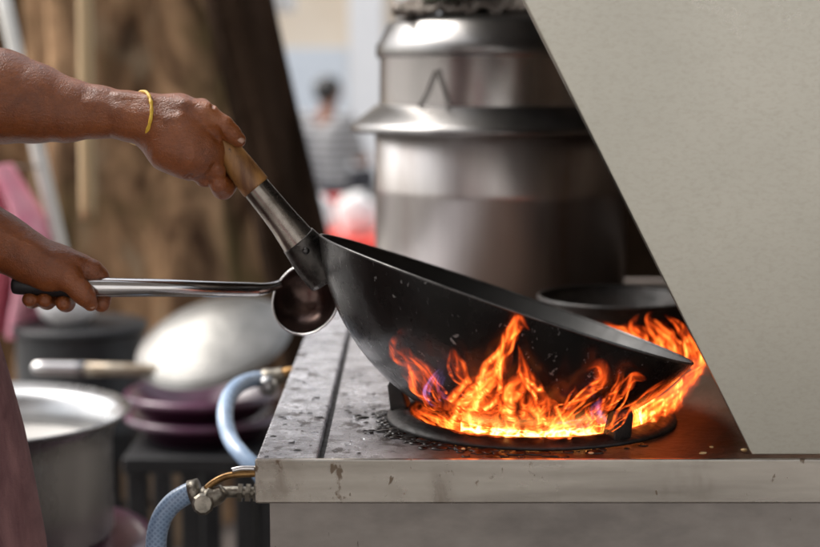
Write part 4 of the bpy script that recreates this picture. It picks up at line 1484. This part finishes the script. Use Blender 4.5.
# black drum and white bowl
DY = 3.35
dc = P(82, 400, DY)
rd = 64 * DY / FPX
zd = P(82, 322, DY).z
dr = thing('drum', 'tall black drum in the shade below the brown trunk', 'drum')
lathe('drum_body', [(0, 0.004), (rd * 0.97, 0.004), (rd, 0.02), (rd, zd * 0.33), (rd * 1.03, zd * 0.345), (rd, zd * 0.36), (rd, zd * 0.66), (rd * 1.03, zd * 0.675), (rd, zd * 0.69), (rd, zd - 0.01)], M['black'], dr, (dc.x, DY, 0))
lathe('drum_lid', [(rd + 0.002, zd - 0.02), (rd + 0.008, zd - 0.016), (rd + 0.008, zd - 0.004), (rd, zd), (0, zd)], M['black'], dr, (dc.x, DY, 0))
settle(dr, (dc.x, DY, 0.004))
wc = P(68, 326, DY - 0.02)
rw = 34 * DY / FPX
o = lathe('bowl', [(0, zd + 0.001), (rw * 0.5, zd + 0.001), (rw * 0.8, zd + 0.02), (rw, zd + 0.065), (rw * 0.97, zd + 0.065), (rw * 0.75, zd + 0.026), (0, zd + 0.008)], M['white'], None, (wc.x, DY - 0.02, 0), seg=48)
tag(o, 'white bowl on the black drum below the hand with ladle', 'bowl')
# brown crates filling the shade under the stand
def crate(u0, u1, v0, Y, mat, label, dep=0.3):
    x0_, x1_ = P(u0, v0, Y).x, P(u1, v0, Y).x
    z_ = P(u0, v0, Y).z
    cr = thing('crate', label, 'crate')
    t = 0.012
    for i in range(4):
        zz0 = 0.02 + (z_ - 0.02) * i / 4
        zz1 = 0.02 + (z_ - 0.02) * (i + 0.82) / 4
        box('slat', (x0_, Y, zz0), (x1_, Y + t, zz1), mat, cr, 0.002)
        box('slat', (x0_, Y + dep, zz0), (x1_, Y + dep + t, zz1), mat, cr, 0.002)
        box('slat', (x0_, Y + t + 0.0005, zz0), (x0_ + t, Y + dep - 0.0005, zz1), mat, cr, 0.002)
        box('slat', (x1_ - t, Y + t + 0.0005, zz0), (x1_, Y + dep - 0.0005, zz1), mat, cr, 0.002)
    box('base', (x0_ + t + 0.001, Y + t + 0.001, 0.004), (x1_ - t - 0.001, Y + dep - 0.001, 0.02), mat, cr, 0.001)
    settle(cr, ((x0_ + x1_) / 2, Y + dep / 2, 0.004))
    return cr


M['crate'] = surf('old_crate_wood', (0.10, 0.06, 0.035), (0.24, 0.16, 0.09), 0.8, 0, 12, (0.2, 1, 1), 0.3, 40)
crate(120, 186, 455, 3.25, M['crate'], 'brown slatted crate behind the iron stand')

# unseen pink hanging, added so its reflection streaks the steamer
bn_ = thing('added_banner', 'tall pink cloth on a pole, added out of view for its streak in the steamer', 'added_banner')
vs, fs = [], []
for j in range(31):
    for i in range(13):
        vs.append((-1.42 + 0.36 * i / 12, -0.9 + 0.02 * math.sin(i * 0.9 + j * 0.15), 0.35 + 1.9 * j / 30))
for j in range(30):
    for i in range(12):
        q = j * 13 + i
        fs.append((q, q + 1, q + 14, q + 13))
o = mesh_obj('added_banner_cloth', vs, fs, M['pink'], bn_)
o.modifiers.new('solid', 'SOLIDIFY').thickness = 0.003
tube('added_banner_pole', [(-1.44, -0.9, 0.0, 0.014), (-1.44, -0.9, 2.35, 0.014)], M['pipe'], bn_, sub=1)
settle(bn_, (-1.44, -0.9, 0))

# ------------------------------------------------------------------ small scraps of food on the front edge
vs, fs = [], []
spots = [(591, 455), (703, 455), (744, 452), (463, 451), (712, 449)]
for (u, v) in spots:
    a = math.atan((v - 273.5) / FPX) + PITCH
    Y = (CZ - ST) / math.tan(a)
    Y = min(max(Y, F0 + 0.008), F0 + 0.05)
    c = P(u, v, Y)
    c.z = ST + 0.002
    sc = random.uniform(0.0015, 0.003)
    bm = bmesh.new()
    bmesh.ops.create_icosphere(bm, subdivisions=2, radius=sc)
    sq = random.uniform(0.5, 1)
    b0 = len(vs)
    bm.verts.ensure_lookup_table()
    for q in bm.verts:
        k = 1 + 0.4 * mnoise.noise(q.co * 300 + Vector((u, v, 0)))
        vs.append(c + Vector((q.co.x * k * 1.4, q.co.y * k, q.co.z * k * sq)))
    for f in bm.faces:
        fs.append(tuple(q.index + b0 for q in f.verts))
    bm.free()
def scatter(name, n_, place, rlo, rhi, flat, mat):
    vs_, fs_ = [], []
    for q_ in range(n_):
        c_ = place()
        if c_ is None:
            continue
        r_ = random.uniform(rlo, rhi) * random.uniform(0.5, 1)
        st_x = random.uniform(0.8, 1.7)
        bm_ = bmesh.new()
        bmesh.ops.create_icosphere(bm_, subdivisions=2, radius=1)
        b0_ = len(vs_)
        for vv_ in bm_.verts:
            k_ = 1 + 0.35 * mnoise.noise(vv_.co * 1.4 + Vector((q_ * 3.1, 0, 0)))
            vs_.append(Vector((c_.x + vv_.co.x * r_ * k_ * st_x, c_.y + vv_.co.y * r_ * k_, c_.z + max(-0.25, vv_.co.z) * r_ * flat)))
        for f_ in bm_.faces:
            fs_.append(tuple(x_.index + b0_ for x_ in f_.verts))
        bm_.free()
    return mesh_obj(name, vs_, fs_, mat)


def near_ring():
    a_ = random.gauss(R(215), R(36))
    d_ = 0.151 + abs(random.gauss(0, 0.012))
    return Vector((BC.x + d_ * math.cos(a_), max(F0 + 0.012, BC.y + d_ * math.sin(a_)), ST - 0.0005))


def wet_spot():
    x_ = random.uniform(SX0 + 0.008, BC.x - 0.165)
    if GX0 - 0.006 < x_ < GX1 + 0.006:
        return None
    y_ = F0 + 0.012 + random.random() * 0.45
    if (Vector((x_, y_, 0)) - Vector((BC.x, BC.y, 0))).length < 0.16:
        return None
    return Vector((x_, y_, ST + 0.0002))


M['char'] = surf('burnt_grease', (0.004, 0.003, 0.003), (0.02, 0.014, 0.011), 0.16, 0, 200, bump=0.5, bscale=400, bdist=0.001)
wm, wn_, wl_, wb_ = new_mat('water')
wb_.inputs['Base Color'].default_value = (0.9, 0.92, 0.95, 1)
wb_.inputs['Roughness'].default_value = 0.03
wb_.inputs['IOR'].default_value = 1.33
wb_.inputs['Transmission Weight'].default_value = 1.0
o = scatter('burnt_residue', 200, near_ring, 0.002, 0.0075, 0.35, M['char'])
tag(o, 'black shiny burnt residue caked on the steel at the left of the burner ring', 'residue', kind='stuff')
o = scatter('water_droplets', 90, wet_spot, 0.0010, 0.0036, 0.3, wm)
tag(o, 'clear water droplets scattered over the left end of the stove top', 'water droplets', kind='stuff')
o = scatter('grime_flecks', 60, wet_spot, 0.0008, 0.0035, 0.3, M['char'])
tag(o, 'small black grime flecks scattered over the left end of the stove top', 'grime', kind='stuff')
o = mesh_obj('food_scraps', vs, fs, M['food'])
tag(o, 'tiny scattered food scraps along the front edge of the stove', 'food scraps', kind='stuff')

# ------------------------------------------------------------------ fire
def on_bowl(u, v, off):
    """near point of the shell around the bowl that shows at (u,v); beside the bowl, the plane through its centre"""
    o_ = Vector((0, 0, CZ))
    d_ = (P(u, v, 1.6) - o_).normalized()
    oc = o_ - WC
    rr_ = WR + off
    b_ = oc.dot(d_)
    c_ = oc.dot(oc) - rr_ * rr_
    q = b_ * b_ - c_
    if q <= 0:
        return o_ + d_ * (-b_)
    return o_ + d_ * (-b_ - math.sqrt(q))


class Fire:
    def __init__(self):
        self.v, self.f, self.uv, self.h = [], [], [], []

    def strip(self, path, wid, facing, heat, nv=30, nu=8, bulge=0.35, seed=0.0):
        """path: list of points, wid: half widths, facing: function point -> outward direction"""
        b0 = len(self.v)
        n = len(path)
        for i in range(n):
            p = path[i]
            t_ = (path[min(n - 1, i + 1)] - path[max(0, i - 1)]).normalized()
            fc = facing(p)
            sd_ = t_.cross(fc)
            if sd_.length < 1e-6:
                sd_ = Vector((1, 0, 0))
            sd_.normalize()
            for j in range(nu + 1):
                s = j / nu * 2 - 1
                ws = 1.0 * wid[i] * (1 + 0.35 * mnoise.noise(Vector((seed * 7 + s, i * 0.16, seed))))
                q = p + sd_ * (s * ws) + fc * (bulge * wid[i] * (1 - s * s))
                q += fc * 0.006 * mnoise.noise(q * 40 + Vector((seed, 0, 0)))
                self.v.append(q)
                self.uv.append(((s + 1) / 2, i / (n - 1)))
                self.h.append(heat)
        for i in range(n - 1):
            for j in range(nu):
                a_ = b0 + i * (nu + 1) + j
                self.f.append((a_, a_ + 1, a_ + nu + 2, a_ + nu + 1))

    def build(self, name, mat, parent=None):
        o_ = mesh_obj(name, self.v, self.f, mat, parent)
        uvl = o_.data.uv_layers.new(name='flow')
        for lp_ in o_.data.loops:
            uvl.data[lp_.index].uv = self.uv[lp_.vertex_index]
        at = o_.data.attributes.new('burn', 'FLOAT', 'POINT')
        at.data.foreach_set('value', self.h)
        return o_


toward = lambda p: (Vector((0, 0, CZ)) - p).normalized()
bowl_out = lambda p: (p - WC).normalized()


def px_tongue(fire, pts, heat, off=0.012, seed=0.0, Y=None, strands=3):
    """one flame: a thin soft sheet and a few brighter threads that wander along it"""
    sp_ = smooth_path(pts, 8)
    n = len(sp_)

    def lay(scale_w, shift, wob, ht, dz, sd2, bulge, t0=0, t1=None):
        path, wid = [], []
        for i in range(t0, t1 or n):
            u, v, hw = sp_[i]
            a_, b_ = sp_[max(0, i - 1)], sp_[min(n - 1, i + 1)]
            du, dv = b_[0] - a_[0], b_[1] - a_[1]
            m_ = math.hypot(du, dv) or 1
            k = hw * (shift + wob * mnoise.noise(Vector((i * 0.14, sd2, 0.3))))
            uu, vv = u - dv / m_ * k, v + du / m_ * k
            if Y is None:
                q = on_bowl(uu, vv, off + dz)
            else:
                q = P(uu, vv, Y - dz)
            path.append(q)
            wid.append(max(0.0005, hw * scale_w * q.y / FPX))
        fire.strip(path, wid, bowl_out if Y is None else toward, ht, seed=sd2, bulge=bulge)

    lay(0.95, 0.0, 0.3, heat * 0.45, 0.0, seed, 0.2)
    for k in range(strands):
        sh = (k + 0.5) / strands * 2 - 1
        a0 = int(n * random.uniform(0, 0.25))
        a1 = int(n * random.uniform(0.75, 1.0)) if k else n
        if a1 - a0 > 6:
            lay(random.uniform(0.20, 0.42), sh * 0.75, 0.7, heat * random.uniform(0.7, 1.15), random.uniform(-0.003, 0.006), seed + 5.3 * k + 1, 0.15, a0, a1)


front = Fire()
violet = Fire()
L = [
    ([(436, 410, 9), (424, 392, 14), (410, 368, 17), (399, 348, 13), (405, 328, 3)], 0.55, 0.008),
    ([(444, 408, 8), (434, 386, 11), (420, 366, 11), (396, 354, 4)], 0.5, 0.016),
    ([(470, 432, 24), (476, 408, 20), (489, 386, 16), (500, 360, 12), (508, 340, 9), (515, 324, 6), (517, 311, 2)], 1.0, 0.014),
    ([(452, 428, 18), (460, 402, 16), (477, 386, 14), (489, 372, 9), (499, 350, 4)], 0.9, 0.022),
    ([(500, 434, 22), (505, 406, 18), (516, 386, 12), (523, 372, 7), (520, 356, 2)], 0.95, 0.010),
    ([(566, 436, 15), (550, 413, 13), (539, 395, 11), (529, 378, 9), (522, 360, 5), (518, 344, 2)], 0.95, 0.018),
    ([(506, 348, 3), (512, 334, 8), (519, 321, 8), (530, 330, 2)], 0.65, 0.012),
    ([(472, 396, 10), (463, 376, 10), (456, 360, 8), (452, 347, 2)], 0.5, 0.010),
    ([(480, 388, 9), (492, 376, 8), (500, 362, 6), (504, 345, 2)], 0.6, 0.02),
    ([(556, 414, 7), (576, 403, 8), (592, 391, 10), (602, 377, 11), (597, 364, 8), (584, 370, 3)], 0.85, 0.012),
    ([(608, 408, 8), (622, 392, 9), (632, 376, 7), (647, 380, 2)], 0.75, 0.008),
    ([(588, 428, 11), (604, 407, 10), (617, 387, 8), (621, 368, 3)], 0.65, 0.014),
    ([(606, 430, 9), (628, 410, 8), (650, 392, 7), (668, 380, 2)], 0.7, 0.012),
    ([(530, 436, 20), (534, 416, 18), (530, 398, 12), (524, 380, 4)], 0.95, 0.012),
    ([(438, 418, 12), (462, 424, 14), (490, 418, 12), (512, 404, 4)], 0.9, 0.012),
    ([(548, 436, 14), (570, 424, 12), (590, 410, 8), (610, 396, 3)], 0.7, 0.015),
]
for i, (p_, h_, of_) in enumerate(L):
    px_tongue(front, p_, h_ * 1.0, of_, seed=i * 1.7)
for i in range(5):
    u = random.uniform(436, 596)
    hgt = random.uniform(18, 58) * (1 if 455 < u < 570 else 0.6)
    v = 436 - max(0, (470 - u)) * 0.55
    w_ = random.uniform(6, 13)
    dx = random.uniform(-14, 18)
    px_tongue(front, [(u, v, w_), (u + dx * 0.2 + random.uniform(-5, 5), v - hgt * 0.4, w_ * 0.9), (u + dx * 0.6 + random.uniform(-6, 6), v - hgt * 0.75, w_ * 0.55), (u + dx, v - hgt, 1)], random.uniform(0.5, 0.9), random.uniform(0.006, 0.026), seed=i * 2.3 + 40)
# bright streak to the right, along the side of the bowl
for i, (p_, h_, Y_) in enumerate([
    ([(612, 436, 10), (636, 421, 13), (662, 404, 12), (684, 384, 9), (702, 367, 5), (712, 352, 1)], 1.25, 1.575),
    ([(622, 436, 9), (648, 420, 11), (674, 399, 10), (694, 376, 6), (708, 358, 2)], 1.2, 1.60),
    ([(636, 432, 9), (660, 416, 10), (682, 396, 8), (698, 374, 4), (706, 356, 1)], 1.0, 1.63),
    ([(618, 430, 8), (642, 414, 9), (668, 396, 8), (690, 372, 4)], 0.9, 1.555),
    ([(690, 384, 8), (697, 362, 8), (693, 342, 7), (684, 322, 2)], 0.8, 1.74),
    ([(700, 374, 8), (704, 352, 8), (698, 332, 7), (688, 312, 2)], 0.8, 1.78),
    ([(684, 368, 9), (678, 350, 9), (668, 336, 8), (662, 318, 2)], 0.85, 1.80),
    ([(668, 360, 9), (656, 344, 9), (640, 331, 7), (620, 324, 2)], 0.8, 1.82),
    ([(648, 348, 8), (630, 335, 7), (612, 328, 5), (594, 318, 2)], 0.75, 1.84),
    ([(676, 352, 8), (660, 332, 8), (648, 320, 4), (652, 310, 1)], 0.75, 1.86),
    ([(696, 358, 8), (686, 338, 7), (676, 324, 5), (664, 314, 1)], 0.8, 1.76),
    ([(655, 358, 8), (640, 340, 7), (632, 326, 5), (640, 314, 1)], 0.6, 1.9),
    ([(706, 366, 6), (712, 350, 6), (708, 334, 4), (700, 320, 1)], 0.7, 1.82),
]):
    px_tongue(front, p_, h_, 0, seed=i * 3.1 + 9, Y=Y_)
for i, (p_, h_, of_) in enumerate([
    ([(432, 408, 6), (427, 394, 6), (432, 378, 5), (444, 370, 2)], 0.8, 0.016),
    ([(600, 424, 8), (596, 408, 8), (604, 398, 4)], 0.7, 0.016),
    ([(560, 430, 10), (580, 420, 10), (598, 408, 4)], 0.6, 0.02),
    ([(446, 400, 6), (440, 384, 6), (446, 368, 2)], 0.6, 0.012),
]):
    px_tongue(violet, p_, h_, of_, seed=i * 1.1)
# ring of fire all the way round between ring and bowl
for i in range(64):
    az = 2 * math.pi * i / 64 + random.uniform(-0.04, 0.04)
    front_side = math.sin(az) < -0.15
    for lay in range(2):
        left = math.cos(az) < -0.55
        hgt = random.uniform(0.020, 0.036) if (front_side or left) else random.uniform(0.03, 0.10)
        path = []
        sw = random.uniform(-0.18, 0.18)
        for k in range(14):
            t = k / 13
            z = ST - 0.012 + t * hgt
            rad = math.sqrt(max(0.0, (WR + 0.008 + lay * 0.007) ** 2 - (z - WC.z) ** 2))
            rad = max(rad, 0.085 + 0.01 * lay)
            rad = min(rad, 0.120 if z < ST + 0.018 else 9)
            a_ = az + sw * t * t
            ctr = Vector((WC.x, WC.y, 0))
            c2 = Vector((BC.x, BC.y, 0)).lerp(ctr, min(1, t * 1.5))
            path.append(Vector((c2.x + rad * math.cos(a_), c2.y + rad * math.sin(a_), z)))
        wid = [0.010 * (1 - t_ / 13 * 0.75) for t_ in range(14)]
        front.strip(path, wid, bowl_out, (0.12 if left else random.uniform(0.4, 0.75)) if front_side else random.uniform(0.4, 0.8), nu=6, seed=i * 0.9 + lay * 31)
bed = Fire()  # emissive sheet imitates the firelit inner ring wall along with the fire
for k, (a0_, a1_, ht_) in enumerate(((188, 352, 2.1), (196, 345, 1.3), (-20, 60, 1.6), (110, 175, 0.8))):
    path, wid = [], []
    for i in range(70):
        az = R(a0_ + (a1_ - a0_) * (0.25 + 0.75 * i / 69 if k < 2 else i / 69))
        rad = 0.117 - 0.006 * (k == 1)
        path.append(Vector((BC.x + rad * math.cos(az), BC.y + rad * math.sin(az), ST + 0.004 + 0.007 * (k == 1))))
        wid.append(0.014 * min(1, (70 - i) / 12))
    bed.strip(path, wid, lambda p: Vector((p.x - BC.x, p.y - BC.y, 0)).normalized(), ht_, seed=70 + k, bulge=0.0)
fr = thing('fire', 'orange flames licking out of the burner round the wok', 'flames')
o = front.build('flames', M['flame'], fr)
o['kind'] = 'stuff'
o = bed.build('flame_bed_glow', M['bedglow'], fr)
o['label'] = 'bright yellow glowing band inside the burner ring, fire and firelit ring wall together'
o['kind'] = 'stuff'
o = violet.build('violet_flames', M['blueflame'], fr)
o['label'] = 'faint violet edges of the flames'
o['kind'] = 'stuff'
settle(fr, (BC.x, BC.y, ST))
